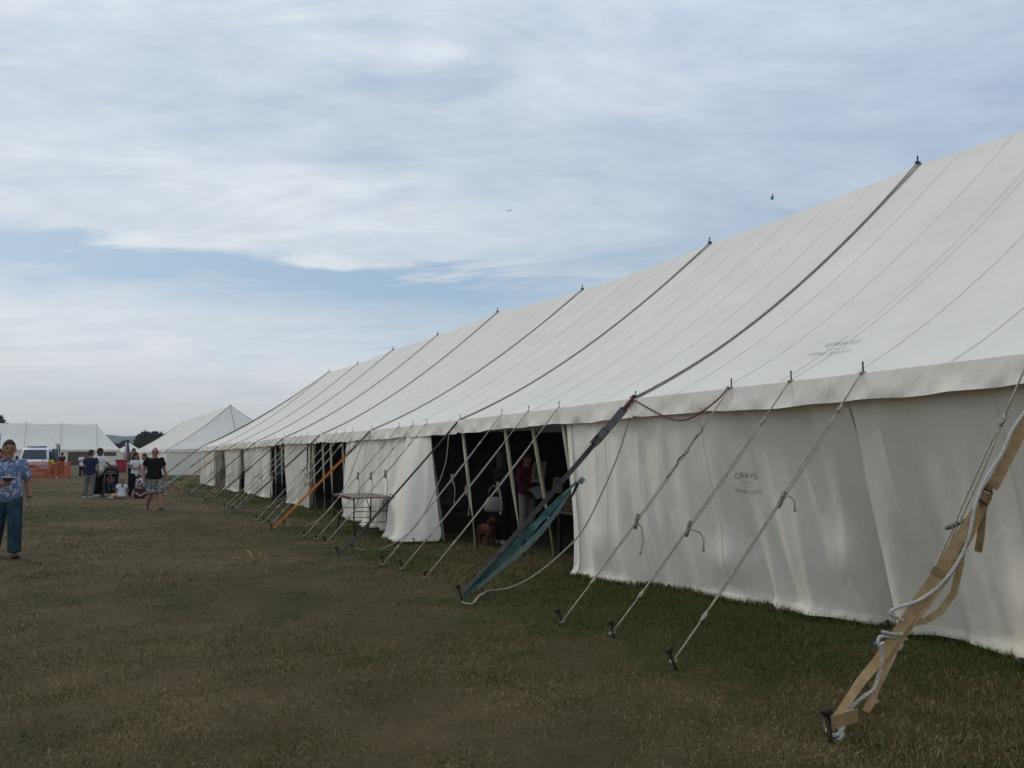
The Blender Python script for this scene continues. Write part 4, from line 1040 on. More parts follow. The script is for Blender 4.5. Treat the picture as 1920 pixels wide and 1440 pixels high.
def pattern_mat(name, kind):
    m = bpy.data.materials.new(name); m.use_nodes = True; t = m.node_tree; p = t.nodes['Principled BSDF']; p.inputs['Roughness'].default_value = 0.9; p.inputs['Specular IOR Level'].default_value = 0.1
    o = nd(t, 'ShaderNodeTexCoord').outputs['Object']
    if kind == 'floral':
        w = nd(t, 'ShaderNodeTexNoise'); w.inputs['Scale'].default_value = 9; t.links.new(o, w.inputs['Vector'])
        vv = nd(t, 'ShaderNodeVectorMath', operation='MULTIPLY_ADD'); t.links.new(w.outputs['Color'], vv.inputs[0]); vv.inputs[1].default_value = (0.10, 0.10, 0.10); t.links.new(o, vv.inputs[2])
        vo = nd(t, 'ShaderNodeTexVoronoi'); vo.inputs['Scale'].default_value = 12.5; t.links.new(vv.outputs[0], vo.inputs['Vector'])
        ring = ramp_n(t, vo.outputs['Distance'], [(0.22, 0.0), (0.27, 1.0), (0.35, 1.0), (0.40, 0.0)])
        half = ramp_n(t, noise_n(t, o, 10, 2), [(0.34, 0.0), (0.42, 1.0)])
        vo2 = nd(t, 'ShaderNodeTexVoronoi'); vo2.inputs['Scale'].default_value = 19; t.links.new(vv.outputs[0], vo2.inputs['Vector'])
        leaf = ramp_n(t, vo2.outputs['Distance'], [(0.20, 1.0), (0.27, 0.0)])
        base = mix_n(t, half, (0.085, 0.12, 0.235), (0.15, 0.195, 0.33))
        c = mix_n(t, math_n(t, 'MULTIPLY', leaf, 0.85), base, (0.46, 0.50, 0.50))
        c = mix_n(t, math_n(t, 'MULTIPLY', ring, half), c, (0.60, 0.62, 0.64))
    elif kind == 'camo':
        n1 = noise_n(t, o, 13, 3, 0.5, 1.0); n2 = noise_n(t, mapping_n(t, o, (1, 1, 1), (0, 0, 0), (5, 3, 1)), 17, 3, 0.5, 1.0)
        c = mix_n(t, ramp_n(t, n1, [(0.50, 0.0), (0.53, 1.0)]), (0.30, 0.30, 0.26), (0.13, 0.14, 0.125))
        c = mix_n(t, ramp_n(t, n2, [(0.56, 0.0), (0.59, 1.0)]), c, (0.045, 0.05, 0.05))
    elif kind == 'bagprint':
        n1 = noise_n(t, o, 16, 2, 0.5, 0.8)
        c = mix_n(t, ramp_n(t, n1, [(0.47, 0.0), (0.51, 1.0)]), (0.62, 0.60, 0.60), (0.09, 0.035, 0.045))
    t.links.new(c, p.inputs['Base Color'])
    b = nd(t, 'ShaderNodeBump'); b.inputs['Strength'].default_value = 0.4; b.inputs['Distance'].default_value = 0.02
    t.links.new(noise_n(t, o, 20, 4), b.inputs['Height']); t.links.new(b.outputs[0], p.inputs['Normal'])
    return m
FLORAL = pattern_mat('floral shirt print', 'floral'); CAMO = pattern_mat('camouflage print', 'camo'); BAGP = pattern_mat('bag print', 'bagprint')

def bake(mb, name, m, voxel, smooth=2):
    """close overlapping lofts into one continuous skin"""
    me = mb.mesh('tmp', None, True)
    o = bpy.data.objects.new('tmp', me); C.objects.link(o)
    md = o.modifiers.new('r', 'REMESH'); md.mode = 'VOXEL'; md.voxel_size = voxel; md.use_smooth_shade = True
    if smooth:
        sm = o.modifiers.new('s', 'SMOOTH'); sm.factor = 0.5; sm.iterations = smooth
    dg = bpy.context.evaluated_depsgraph_get(); dg.update()
    r = bpy.data.meshes.new_from_object(o.evaluated_get(dg)); r.name = name
    bpy.data.objects.remove(o); bpy.data.meshes.remove(me)
    r.materials.clear(); r.materials.append(m)
    r.polygons.foreach_set('use_smooth', [True] * len(r.polygons))
    return r
TORSO = [(-0.16, .10, .085), (-0.05, .155, .112), (0.06, .168, .122), (0.20, .158, .112), (0.36, .142, .10), (0.52, .150, .108), (0.68, .168, .118), (0.80, .176, .112), (0.89, .155, .092), (0.95, .10, .072), (1.0, .066, .062), (1.10, .056, .060), (1.24, .055, .062)]
def person(name, label, loc, rz, H=1.75, pose=None, top=None, bottom=None, hair=None, skin=None, shoe=None, girth=1.0, voxel=0.014, hair_style='short', sleeve=0.55, leg_len=1.0, face=True,
           belly=0.0, loose=1.0, hem=-0.06, finger=False, head_turn=(0, 0), dress=False, vneck=False, group=None):
    k = H / 1.75
    J = dict(pel=(0, 0, .90), neck=(0, .01, 1.475), head=(0, -.022, 1.612), shL=(.185, .01, 1.415), shR=(-.185, .01, 1.415), elL=(.245, .03, 1.13), elR=(-.245, .03, 1.13), wrL=(.26, -.05, .885), wrR=(-.26, -.05, .885),
             hdL=(.26, -.075, .79), hdR=(-.26, -.075, .79), hiL=(.092, 0, .90), hiR=(-.092, 0, .90), knL=(.10, -.015, .485), knR=(-.10, -.015, .485), anL=(.105, .025, .085), anR=(-.105, .025, .085), toL=(.12, -.16, .03), toR=(-.12, -.16, .03))
    if pose: J.update(pose)
    J = {q: np.asarray(v, float) * k for q, v in J.items()}
    P = thing(name, label, 'person', loc, rz, group)
    WO[P.name] = (0, 0, 0)
    skin = skin or SKIN
    pel, neck = J['pel'], J['neck']; Sv = neck - pel; up = unit(Sv)
    Xs = unit(J['shL'] - J['shR']); Xh = unit(J['hiL'] - J['hiR'])
    def ring(f, rx, ry, infl=0.0):
        X = unit(lerp(Xh, Xs, min(max(f, 0), 1))); Y = unit(np.cross(up, X)); X = np.cross(Y, up)
        bl = belly * math.exp(-((f - 0.28) / 0.25) ** 2)
        return (pel + Sv * f - Y * bl * 0.5 * k, X * (rx * girth + infl) * k, Y * (ry * girth + infl + bl * 0.6) * k)
    def rings(f0, f1, infl, extra=()):
        fs = sorted(set([f0, f1] + [t[0] for t in TORSO if f0 < t[0] < f1])); F = [t[0] for t in TORSO]
        return [ring(f, interp(f, F, [t[1] for t in TORSO]), interp(f, F, [t[2] for t in TORSO]), infl if f < 0.93 else infl * 0.4) for f in fs]
    # ---------------- body
    b = MB()
    b.loft(rings(-0.16, 1.24, 0.0), 14)
    hc = J['head']; hu = unit(hc - neck + np.array([0, 0, 0.05]) * k); ta, tb = head_turn
    fw = np.array([math.sin(ta), -math.cos(ta), 0]); hu = unit(lerp(hu, (0, 0, 1), 0.6)); hx = unit(np.cross(hu, -fw)); hx = -hx if np.dot(hx, Xs) < -0.5 else hx
    fw = unit(fw * math.cos(tb) + np.array([0, 0, math.sin(tb)])); hu = unit(hu - fw * np.dot(hu, fw)); hx = np.cross(fw, hu) * 1.0
    hx = hx if np.dot(hx, Xs) > 0 or abs(ta) > 1.57 else -hx
    def headfn(x, y, z):        # y<0 is the face
        if z < 0: x *= 1 - 0.34 * (-z) ** 1.6; y = y * (1 - 0.10 * (-z)) - 0.10 * (-z) ** 2 * (y < 0.3)
        if y < 0: y *= 0.93
        return x, y, z
    hs = 1.13 * k
    b.ell(hc, (0.076 * hs, 0.097 * hs, 0.118 * hs), hx, -fw, hu, 16, 12, headfn)
    if face:
        b.ell(hc + fw * 0.095 * hs - hu * 0.012 * hs, (0.014 * hs, 0.02 * hs, 0.026 * hs), hx, -fw, hu, 8, 6)
        b.ell(hc + fw * 0.08 * hs + hu * 0.026 * hs, (0.045 * hs, 0.016 * hs, 0.011 * hs), hx, -fw, hu, 8, 6)
        b.ell(hc + fw * 0.083 * hs - hu * 0.094 * hs, (0.026 * hs, 0.02 * hs, 0.02 * hs), hx, -fw, hu, 8, 6)
    for sx in (-1, 1): b.ell(hc + hx * sx * 0.078 * hs - hu * 0.01 * hs + fw * -0.005, (0.012 * hs, 0.022 * hs, 0.034 * hs), hx, -fw, hu, 8, 6)
    g = girth
    for s in 'LR':
        sh, el, wr, hd = J['sh' + s], J['el' + s], J['wr' + s], J['hd' + s]
        b.ell(sh - np.array([0, 0, .01]) * k, (0.052 * g * k,) * 3, nu=10, nv=8)
        b.tube([lerp(neck - up * 0.07 * k, sh, 0.35), sh, lerp(sh, el, .35), lerp(sh, el, .75), el, lerp(el, wr, .25), lerp(el, wr, .65), wr], [x * k * g for x in (.05, .049, .048, .043, .039, .042, .036, .027)], 10)
        d = unit(hd - wr); dl = np.linalg.norm(hd - wr)
        inward = -np.array([1.0 if s == 'L' else -1.0, 0, 0]); pn = unit(inward - d * np.dot(inward, d)); wd = np.cross(d, pn)
        if np.dot(wd, (0, -1, 0)) < 0: wd = -wd
        L = 0.10 * k
        b.loft([(wr - d * .01, pn * .018 * k, wd * .026 * k), (wr + d * L * .45, pn * .017 * k, wd * .040 * k), (wr + d * L, pn * .014 * k, wd * .041 * k)], 10)
        for i, fl in enumerate((0.070, 0.080, 0.076, 0.058)):
            o0 = wr + d * L * .93 + wd * (0.030 - 0.020 * i) * k; c = 0.45 if not finger else finger
            o1 = o0 + (d * math.cos(c * .5) + pn * math.sin(c * .5)) * fl * .5 * k; o2 = o1 + (d * math.cos(c * 1.5) + pn * math.sin(c * 1.5)) * fl * .5 * k
            b.tube([o0 - d * .015, o0, o1, o2], [.0105 * k, .0105 * k, .0098 * k, .0085 * k], 7)
        t0 = wr + d * L * .25 + wd * .03 * k; t1 = t0 + (d * .6 + wd * .7 + pn * .35) * .038 * k; t2 = t1 + (d * .85 + wd * .25 + pn * .4) * .032 * k
        b.tube([t0 - wd * .012, t0, t1, t2], [.014 * k, .0135 * k, .012 * k, .010 * k], 7)
        hi, kn, an, to = J['hi' + s], J['kn' + s], J['an' + s], J['to' + s]
        b.tube([lerp(hi, kn, -.06), hi, lerp(hi, kn, .3), lerp(hi, kn, .7), kn, lerp(kn, an, .3), lerp(kn, an, .7), an], [x * k * g for x in (.085, .092, .088, .068, .057, .058, .045, .037)], 12)
        fd = unit(to - an - np.array([0, 0, (to - an)[2]])); fx = np.cross((0, 0, 1), fd)
        b.loft([(an + np.array([0, 0, .02]), fx * .035 * k, fd * .04 * k), (an - fd * .02 * k - np.array([0, 0, .04 * k]), fx * .036 * k, fd * .06 * k), ], 8)
    body = link('body', bake(b, 'body', skin, voxel * 0.8 if finger else voxel, 1), P)
    # ---------------- clothes
    if top is not None:
        t = MB(); ins = 0.014 * loose
        rr = rings(hem, 0.965, ins)
        if loose > 1.2: rr = [(c, a * (1 + .10 * max(0, .4 - i / len(rr))), bb * (1 + .12 * max(0, .4 - i / len(rr)))) for i, (c, a, bb) in enumerate(rr)]
        t.loft(rr, 16)
        for s in 'LR':
            sh, el, wr = J['sh' + s], J['el' + s], J['wr' + s]
            t.ell(sh - np.array([0, 0, .008]) * k, (0.063 * g * k,) * 3, nu=10, nv=8)
            if sleeve <= 1: pts = [lerp(neck - up * .06 * k, sh, .3), sh, lerp(sh, el, sleeve * .5), lerp(sh, el, sleeve)]; rs = [.060, .062, .061 + .004 * loose, .058 + .008 * loose]
            else: pts = [lerp(neck - up * .06 * k, sh, .3), sh, lerp(sh, el, .5), el, lerp(el, wr, .5), lerp(el, wr, sleeve - 1)]; rs = [.066, .069, .063, .055, .050, .044]
            t.tube(pts, [x * k * g for x in rs], 12)
        o = link('shirt' if sleeve <= 1 else 'jacket', bake(t, 'shirt', top, voxel, 2), P)
    if bottom is not None:
        t = MB(); t.loft(rings(-0.16, 0.10, 0.012), 16)
        for s in 'LR':
            hi, kn, an = J['hi' + s], J['kn' + s], J['an' + s]
            pts = [lerp(hi, kn, -.05), hi, lerp(hi, kn, .5)]; rs = [.098, .104, .094]
            if leg_len > 0.6: pts += [kn, lerp(kn, an, .5), lerp(kn, an, (leg_len - .5) * 2)]; rs += [.070 + .010 * loose, .060 + .014 * loose, .054 + .017 * loose]
            else: pts += [lerp(hi, kn, leg_len * 2)]; rs += [.098 + .008 * loose]
            t.tube(pts, [x * k * g for x in rs], 12)
        if dress:
            a = lerp(J['anL'], J['anR'], .5); m_ = lerp(J['hiL'], J['hiR'], .5)
            t.loft([(m_, Xh * .17 * k, np.array([0, .13, 0]) * k), (lerp(m_, a, .5), Xh * .20 * k, np.array([0, .16, 0]) * k), (lerp(m_, a, .93), Xh * .23 * k, np.array([0, .19, 0]) * k)], 16)
        link('skirt' if dress else ('shorts' if leg_len <= .6 else 'trousers'), bake(t, 'trousers', bottom, voxel, 2), P)
    if shoe is not None:
        for s in 'LR':
            an, to = J['an' + s], J['to' + s]; fd = unit((to - an) * np.array([1, 1, 0])); fx = np.cross((0, 0, 1), fd); tz = to[2] - .03 * k
            fup = unit(np.array([0, 0, 1.0])); sb = MB(); base = an[2] - .085 * k
            R = []
            for q, w, h in ((-.075, .022, .05), (-.06, .036, .085), (-.01, .042, .095), (.06, .045, .07), (.12, .050, .052), (.17, .044, .042), (.195, .022, .025)):
                zz = lerp((0, 0, base), (0, 0, max(tz, 0)), max(0, min(1, q / .17)))
                c = an * np.array([1, 1, 0]) + fd * q * k + zz + fup * h * .5 * k; R.append((c, fx * w * k, fup * h * .55 * k))
            sb.loft(R, 10); so = sb.build('shoe', shoe, P)
            sl = MB(); sl.loft([(c - fup * (np.linalg.norm(bb) - .006), a * 1.06, fup * .012 * k) for c, a, bb in R], 10); sl.build('sole', SHOEB if shoe is not SHOEB else SHOEW, so)
    if face:
        e = MB()
        for sx in (-1, 1):
            MB().ell(hc + fw * 0.083 * hs + hx * sx * 0.030 * hs + hu * 0.012 * hs, (0.011 * hs, 0.008 * hs, 0.0055 * hs), hx, -fw, hu, 8, 6).build('eye', EYE, P)
            MB().tube([hc + fw * 0.093 * hs + hx * sx * 0.014 * hs + hu * 0.030 * hs, hc + fw * 0.095 * hs + hx * sx * 0.032 * hs + hu * 0.036 * hs, hc + fw * 0.078 * hs + hx * sx * 0.05 * hs + hu * 0.03 * hs], 0.0038 * hs, 5).build('eyebrow', hair or HAIRB, P)
        MB().ell(hc + fw * 0.089 * hs - hu * 0.058 * hs, (0.020 * hs, 0.0085 * hs, 0.005 * hs), hx, -fw, hu, 10, 6).build('mouth', LIP, P)
    if hair is not None:
        h = MB()
        def hairfn(x, y, z):
            lim = -0.15 if y < 0.1 else -0.62
            return x, y, max(z, lim)
        def tuck(limf):
            def fn(x, y, z):
                lim = limf(x, y); q = min(1, max(0, (z - lim + 0.16) / 0.22)); q = q * q * (3 - 2 * q); sc = 0.80 + 0.20 * q
                w = 1 + 0.035 * q * math.sin(x * 19 + y * 23 + z * 13) + 0.02 * q * math.sin(x * 31 - y * 27)
                return x * sc * w, y * sc * w, z * (0.9 + 0.1 * q) * w
            return fn
        if hair_style == 'short':
            h.ell(hc - fw * 0.008 * hs + hu * 0.012 * hs, (0.0815 * hs, 0.103 * hs, 0.121 * hs), hx, -fw, hu, 28, 20, tuck(lambda x, y: 0.58 - .25 * abs(x) if y < -0.5 else (0.25 if y < -0.15 else (-0.15 if y < 0.25 else -0.6))))
        else:
            h.ell(hc - fw * 0.010 * hs + hu * 0.014 * hs, (0.088 * hs, 0.106 * hs, 0.121 * hs), hx, -fw, hu, 24, 16, tuck(lambda x, y: 0.5 - .3 * abs(x) if y < -0.5 else (-0.1 if y < -0.1 else -0.8)))
            ln = {'long': 0.28, 'bob': 0.15, 'tail': 0.0}[hair_style]
            if ln: h.loft([(hc - fw * 0.045 * hs + hu * 0.03, hx * .088 * hs, fw * .065 * hs), (hc - fw * 0.05 * hs - hu * 0.09 * hs, hx * .095 * hs, fw * .055 * hs), (hc - fw * 0.055 * hs - hu * ln * hs, hx * .07 * hs, fw * .03 * hs)], 12)
            if hair_style == 'tail':
                q = hc - fw * 0.10 * hs + hu * 0.075 * hs
                h.tube([hc - fw * 0.06 * hs + hu * .06 * hs, q, q - fw * .035 * hs - hu * .08 * hs, q - fw * .03 * hs - hu * .2 * hs, q - fw * .015 * hs - hu * .34 * hs, q - fw * .01 * hs - hu * .42 * hs], [x * hs for x in (.03, .035, .045, .045, .035, .012)], 8)
        h.build('hair', hair, P)
    P['_'] = 0; del P['_']
    return P, J, dict(hc=hc, fw=fw, hx=hx, hu=hu, k=k)

# --- man in the floral shirt, walking towards the camera at the left edge
gp = AT(20, 12.75)
man1, J1, H1 = person('person', 'man in blue floral shirt and jeans walking towards the camera, left edge', gp, FC(gp) + 0.02, 1.78,
    dict(elL=(.27, .05, 1.12), wrL=(.30, -.02, .88), hdL=(.305, -.05, .78), elR=(-.25, .0, 1.14), wrR=(-.10, -.25, 1.12), hdR=(-.03, -.31, 1.13),
         hiL=(.095, 0, .90), knL=(.12, -.17, .50), anL=(.13, -.22, .085), toL=(.16, -.40, .06), knR=(-.10, -.02, .48), anR=(-.13, .26, .14), toR=(-.13, .12, .03), head=(.0, -.03, 1.615), neck=(0, .0, 1.48)),
    FLORAL, DENIM, HAIRG, SKIN, SHOED, 1.17, 0.0115, sleeve=.80, belly=0.05, loose=1.5, hem=-0.14, finger=0.6, head_turn=(0.05, -0.05))
f = H1
MB().prism([np.array((.0, -.152, 1.30)), np.array((.052, -.098, 1.492)), np.array((-.052, -.098, 1.492))], (0, 0.05, 0.0)).build('open_collar_skin', SKIN, man1, world=False)
for sx in (-1, 1): MB().box((sx * .07, -.105, 1.475), (.085, .012, .055), unit((1, sx * .5, -sx * 0.5)), (0, 1, 0), (0, 0, 1)).build('collar', FLORAL, man1, world=False)
MB().torus(lerp(J1['wrL'], J1['elL'], .07), (.034, 0, 0), (0, .034, .004), .009, 14, 6).build('watch', SHOEB, man1, world=False)
def l2w(P, p):
    a = P.rotation_euler[2]; p = np.asarray(p, float)
    return np.array([p[0] * math.cos(a) - p[1] * math.sin(a), p[0] * math.sin(a) + p[1] * math.cos(a), p[2]]) + np.array(P.location)
hp = l2w(man1, J1['hdR'] + np.array([.03, -.05, .05]))
tr = thing('food_tray', 'small white food tray with dark filling held by the man in floral shirt', 'food tray', hp, FC(gp))
MB().loft([((0, 0, -.03), (.06, 0, 0), (0, .045, 0)), ((0, 0, .02), (.085, 0, 0), (0, .065, 0))], 12).build('tray', M('dark card', (0.10, .035, .03), None, 9, .7), tr, world=False)
MB().loft([((0, 0, .018), (.09, 0, 0), (0, .07, 0)), ((0, 0, .03), (.092, 0, 0), (0, .072, 0))], 12).build('lid', M('white card', (.7, .7, .7), None, 9, .7), tr, world=False)

# --- bald man in black t-shirt
man2, J2, H2 = person('person', 'bald man in black t-shirt and camouflage shorts with yellow lanyard, walking', AT(293, 23.4), FC(AT(293, 23.4)) + 0.22, 1.78,
    dict(elL=(.27, .03, 1.13), wrL=(.33, -.04, .90), hdL=(.34, -.07, .80), elR=(-.27, .08, 1.14), wrR=(-.29, -.03, .90), hdR=(-.29, -.08, .81),
         knL=(.13, -.10, .49), anL=(.17, -.20, .085), toL=(.24, -.36, .05), knR=(-.08, -.08, .49), anR=(-.10, .25, .16), toR=(-.12, .10, .05)),
    BLACKT, CAMO, None, SKINP, SHOEB, 1.18, 0.013, sleeve=.62, leg_len=.52, loose=1.5, finger=0.7, head_turn=(-0.35, 0.0), belly=.02)
h = H2; hc, fw, hx, hu = h['hc'], h['fw'], h['hx'], h['hu']
g_ = MB()
for sx in (-1, 1): g_.ell(hc + fw * .096 + hx * sx * .034 + hu * .014, (.031, .010, .02), hx, -fw, hu, 10, 6)
for sx in (-1, 1): g_.tube([hc + fw * .09 + hx * sx * .06 + hu * .02, hc + fw * .02 + hx * sx * .085 + hu * .015], .005, 5)
g_.tube([hc + fw * .103 - hx * .02 + hu * .018, hc + fw * .103 + hx * .02 + hu * .018], .005, 5)
g_.build('sunglasses', LENS, man2, world=False)
LANY = M('yellow lanyard', (.62, .55, .16), (.5, .42, .1), 12, .7)
nk = J2['neck']
pts = [nk + np.array(q) for q in ((.0, .07, .02), (.075, .02, .0), (.07, -.07, -.03), (.03, -.13, -.10), (.0, -.145, -.15))]
pts2 = [nk + np.array(q) for q in ((.0, .07, .02), (-.075, .02, .0), (-.07, -.07, -.03), (-.03, -.13, -.10), (.0, -.145, -.15))]
lm = MB(); lm.tube(pts, .011, 5); lm.tube(pts2, .011, 5); lm.tube([pts[-1], pts[-1] + np.array([0, -.012, -.09])], .013, 5); lm.build('lanyard', LANY, man2, world=False)
hp = l2w(man2, J2['hdL'] + np.array([.02, -.02, -.05]))
cupo = thing('paper_cup', 'pink paper cup held low by the bald man', 'cup', hp)
MB().loft([((hp[0], hp[1], hp[2] - .05), (.026, 0, 0), (0, .026, 0)), ((hp[0], hp[1], hp[2] + .05), (.036, 0, 0), (0, .036, 0))], 12).build('cup', M('pink card', (.62, .42, .42), None, 9, .7), cupo)
MB().torus(hp + np.array([0, 0, .05]), (.036, 0, 0), (0, .036, 0), .004, 12, 5).build('rim', M('white card', (.7, .7, .7)), cupo)

# --- family group
AWAY = TO_CAM + math.pi
man3, J3, _ = person('person', 'man in navy t-shirt and grey cargo trousers, back turned, left of the pushchair', AT(174, 30.2), FC(AT(174, 30.2)) + math.pi - 0.35, 1.76,
    dict(elR=(-.25, .02, 1.13), wrR=(-.26, -.06, .89), hdR=(-.26, -.1, .79), elL=(.24, -.03, 1.13), wrL=(.12, -.22, 1.05), hdL=(.05, -.27, 1.06), knL=(.14, -.03, .485), anL=(.17, .04, .085), toL=(.24, -.13, .03), knR=(-.08, .0, .485), anR=(-.08, .08, .085), toR=(-.10, -.10, .03)),
    NAVYT, GREYP, HAIRBR, SKIN, SHOEW, 1.02, 0.015, sleeve=.6, loose=1.6, face=False, head_turn=(-.35, 0), hem=-.1)
man4, J4, _ = person('person', 'man in white football shirt and dark trousers, one hand on the pushchair handle', AT(190, 31.4), FC(AT(190, 31.4)) + 0.9, 1.83,
    dict(elL=(.23, -.18, 1.17), wrL=(.22, -.42, 1.03), hdL=(.22, -.52, 1.02), knL=(.11, -.02, .485), elR=(-.25, .04, 1.13), wrR=(-.25, -.04, .89), hdR=(-.25, -.07, .79)),
    WHITET, DARKP, HAIRB, SKIND, SHOEW, 0.97, 0.015, sleeve=.75, loose=1.5, hem=-.22, head_turn=(0.25, -.1))
kid, JK, _ = person('person', 'small child in purple sitting in the black pushchair', AT(212.5, 31.15, 0.30), FC(AT(212.5, 31.15)) + 0.1, 0.95,
    dict(pel=(0, .16, .30), neck=(0, .20, .84), head=(0, .14, 1.03), shL=(.17, .18, .78), shR=(-.17, .18, .78), elL=(.22, .0, .56), elR=(-.22, 0, .56), wrL=(.10, -.15, .52), wrR=(-.10, -.15, .52), hdL=(.04, -.2, .53), hdR=(-.04, -.2, .53),
         hiL=(.10, .14, .30), hiR=(-.10, .14, .30), knL=(.13, -.30, .36), knR=(-.13, -.30, .36), anL=(.13, -.36, .02), anR=(-.13, -.36, .02), toL=(.14, -.54, .0), toR=(-.14, -.54, .0)),
    cloth('dull pink cotton', (.18, .09, .12)), PURPLE, HAIRBR, SKIN, SHOEW, 1.0, 0.013, sleeve=1.7, head_turn=(0.2, -.3), hem=0.0)
girl, JG, _ = person('person', 'girl with a fair ponytail and white top sitting on the grass, back turned', AT(234, 29.9), FC(AT(234, 29.9)) + math.pi + 0.15, 1.50,
    dict(pel=(0, 0, .10), neck=(0, -.06, .62), head=(0, -.07, .78), shL=(.165, -.05, .555), shR=(-.165, -.05, .555), elL=(.21, -.12, .30), elR=(-.21, -.10, .30), wrL=(.20, -.30, .17), wrR=(-.17, -.28, .20), hdL=(.14, -.36, .13), hdR=(-.12, -.36, .18),
         hiL=(.09, 0, .11), hiR=(-.09, 0, .11), knL=(.30, -.34, .13), knR=(.08, -.42, .22), anL=(.36, .02, .085), anR=(.34, -.25, .085), toL=(.50, .10, .05), toR=(.48, -.15, .05)),
    WHITET, cloth('peach cotton', (.50, .33, .22)), HAIRBL, SKIN, SHOEW, .95, 0.014, sleeve=.45, hair_style='tail', face=False, hem=-.05, loose=1.2)
wom1, JW, _ = person('person', 'dark haired woman in white t-shirt and black jeans, arms folded, facing right', AT(257, 31.0), FC(AT(257, 31.0)) + 0.75, 1.66,
    dict(elL=(.23, -.03, 1.15), wrL=(.02, -.22, 1.16), hdL=(-.07, -.22, 1.19), elR=(-.23, -.03, 1.14), wrR=(-.02, -.24, 1.10), hdR=(.08, -.23, 1.12), knL=(.12, -.03, .485), anL=(.16, .03, .085), knR=(-.09, .0, .485), anR=(-.15, .10, .085), toR=(-.22, -.06, .03)),
    WHITET, DARKP, HAIRB, SKIN, SHOEB, .92, 0.014, sleeve=.55, hair_style='long', loose=.9, hem=-.18, head_turn=(0.1, -.05))
wom2, _, _ = person('person', 'brown haired woman in white top half hidden behind the bald man', AT(274, 31.6), FC(AT(274, 31.6)) - 0.9, 1.62,
    dict(elR=(-.24, -.08, 1.15), wrR=(-.2, -.3, 1.08), hdR=(-.18, -.38, 1.09), elL=(.23, -.05, 1.13), wrL=(.1, -.24, 1.05), hdL=(.03, -.28, 1.06)),
    WHITET, cloth('faded denim', (.14, .18, .25)), HAIRBR, SKINP, SHOEB, .92, 0.016, sleeve=.5, hair_style='long', hem=-.1)
man5, _, _ = person('person', 'black haired person in olive top standing behind the woman with folded arms', AT(253, 36.5), FC(AT(253, 36.5)) + 0.3, 1.86,
    dict(elR=(-.30, -.1, 1.18), wrR=(-.34, -.2, 1.42), hdR=(-.35, -.22, 1.53)), cloth('olive cotton', (.10, .10, .07)), DARKP, HAIRB, SKIN, SHOEB, 1.0, 0.02, face=False)
wom3, _, _ = person('person', 'distant woman in white t-shirt and black leggings holding something to her chest', AT(158, 57), FC(AT(158, 57)) - 0.1, 1.72,
    dict(elL=(.23, -.05, 1.14), wrL=(.05, -.22, 1.25), hdL=(-.02, -.24, 1.30), elR=(-.23, -.05, 1.14), wrR=(-.05, -.22, 1.22), hdR=(.03, -.24, 1.27), knL=(.12, -.02, .48), anL=(.16, .02, .085)),
    WHITET, DARKP, HAIRBR, SKIN, SHOEW, .98, 0.02, sleeve=.6, loose=1.6, hem=-.18, hair_style='bob')
person('person', 'person in maroon shirt behind the orange fence', AT(120, 63), FC(AT(120, 63)) + math.pi + .4, 1.78, dict(elR=(-.26, -.1, 1.15), wrR=(-.2, -.25, 1.3), hdR=(-.18, -.28, 1.4)), MAROON, DARKP, HAIRB, SKIN, SHOEB, 1.05, 0.024, face=False)
person('person', 'person in hi vis yellow jacket bending beside the white van', AT(101.5, 61.5), FC(AT(101.5, 61.5)) + math.pi + 1.2, 1.72,
    dict(pel=(0, .15, .88), neck=(0, -.22, 1.28), head=(0, -.34, 1.34), shL=(.185, -.17, 1.24), shR=(-.185, -.17, 1.24), elL=(.22, -.3, 1.0), elR=(-.22, -.3, 1.0), wrL=(.2, -.42, .8), wrR=(-.2, -.42, .8), hdL=(.2, -.46, .7), hdR=(-.2, -.46, .7), hiL=(.09, .15, .88), hiR=(-.09, .15, .88)),
    HIVIS, DARKP, HAIRB, SKIN, SHOEB, 1.1, 0.024, sleeve=1.8, face=False, loose=1.6)
person('person', 'person in grey shirt between the hi vis and maroon figures', AT(109.5, 65), FC(AT(109.5, 65)), 1.70, None, GREYT, DARKP, HAIRB, SKIN, SHOEB, .95, 0.024, face=False)
person('person', 'dark haired person behind the floral shirt man, mostly out of frame', AT(1.5, 19.5), FC(AT(1.5, 19.5)) + .2, 1.70, None, BLACKT, DARKP, HAIRB, SKIN, SHOEB, 1.0, 0.02, hair_style='long')
# --- people in the open doorways of the long marquee
wA, JA, _ = person('person', 'woman in black coat and long black skirt with pale grey handbag, open doorway', G(941, 1020), TO_CAM + 2.3, 1.62,
    dict(elL=(.24, -.08, 1.12), wrL=(.14, -.24, 1.02), hdL=(.06, -.28, 1.03), elR=(-.24, -.05, 1.12), wrR=(-.12, -.25, 1.0), hdR=(-.04, -.29, 1.02)),
    BLACKT, DARKP, HAIRG, SKIN, SHOEW, 1.05, 0.015, sleeve=1.85, loose=1.4, hem=-.25, dress=True, hair_style='bob', face=True)
wB, JB, _ = person('person', 'person in dusky red jacket and pale trousers reading a white leaflet inside the doorway', G(988, 1012), TO_CAM + .7, 1.62,
    dict(elL=(.24, -.08, 1.12), wrL=(.14, -.28, .98), hdL=(.08, -.36, .97), elR=(-.24, -.05, 1.12), wrR=(-.14, -.28, .98), hdR=(-.08, -.36, .97)),
    PINKJ, BEIGEP, HAIRBR, SKINP, SHOEW, 1.05, 0.015, sleeve=1.85, loose=1.5, hem=-.12, hair_style='bob', head_turn=(0, -.4))
person('person', 'person in blue top standing in a far gap of the marquee wall', AT(525, 28.9) + np.array([.2, 0, 0]), FC(AT(525, 28.9)) + math.pi, 1.74, None, BLUET, DARKP, HAIRB, SKIN, SHOEB, 1.1, 0.022, face=False, sleeve=1.8)
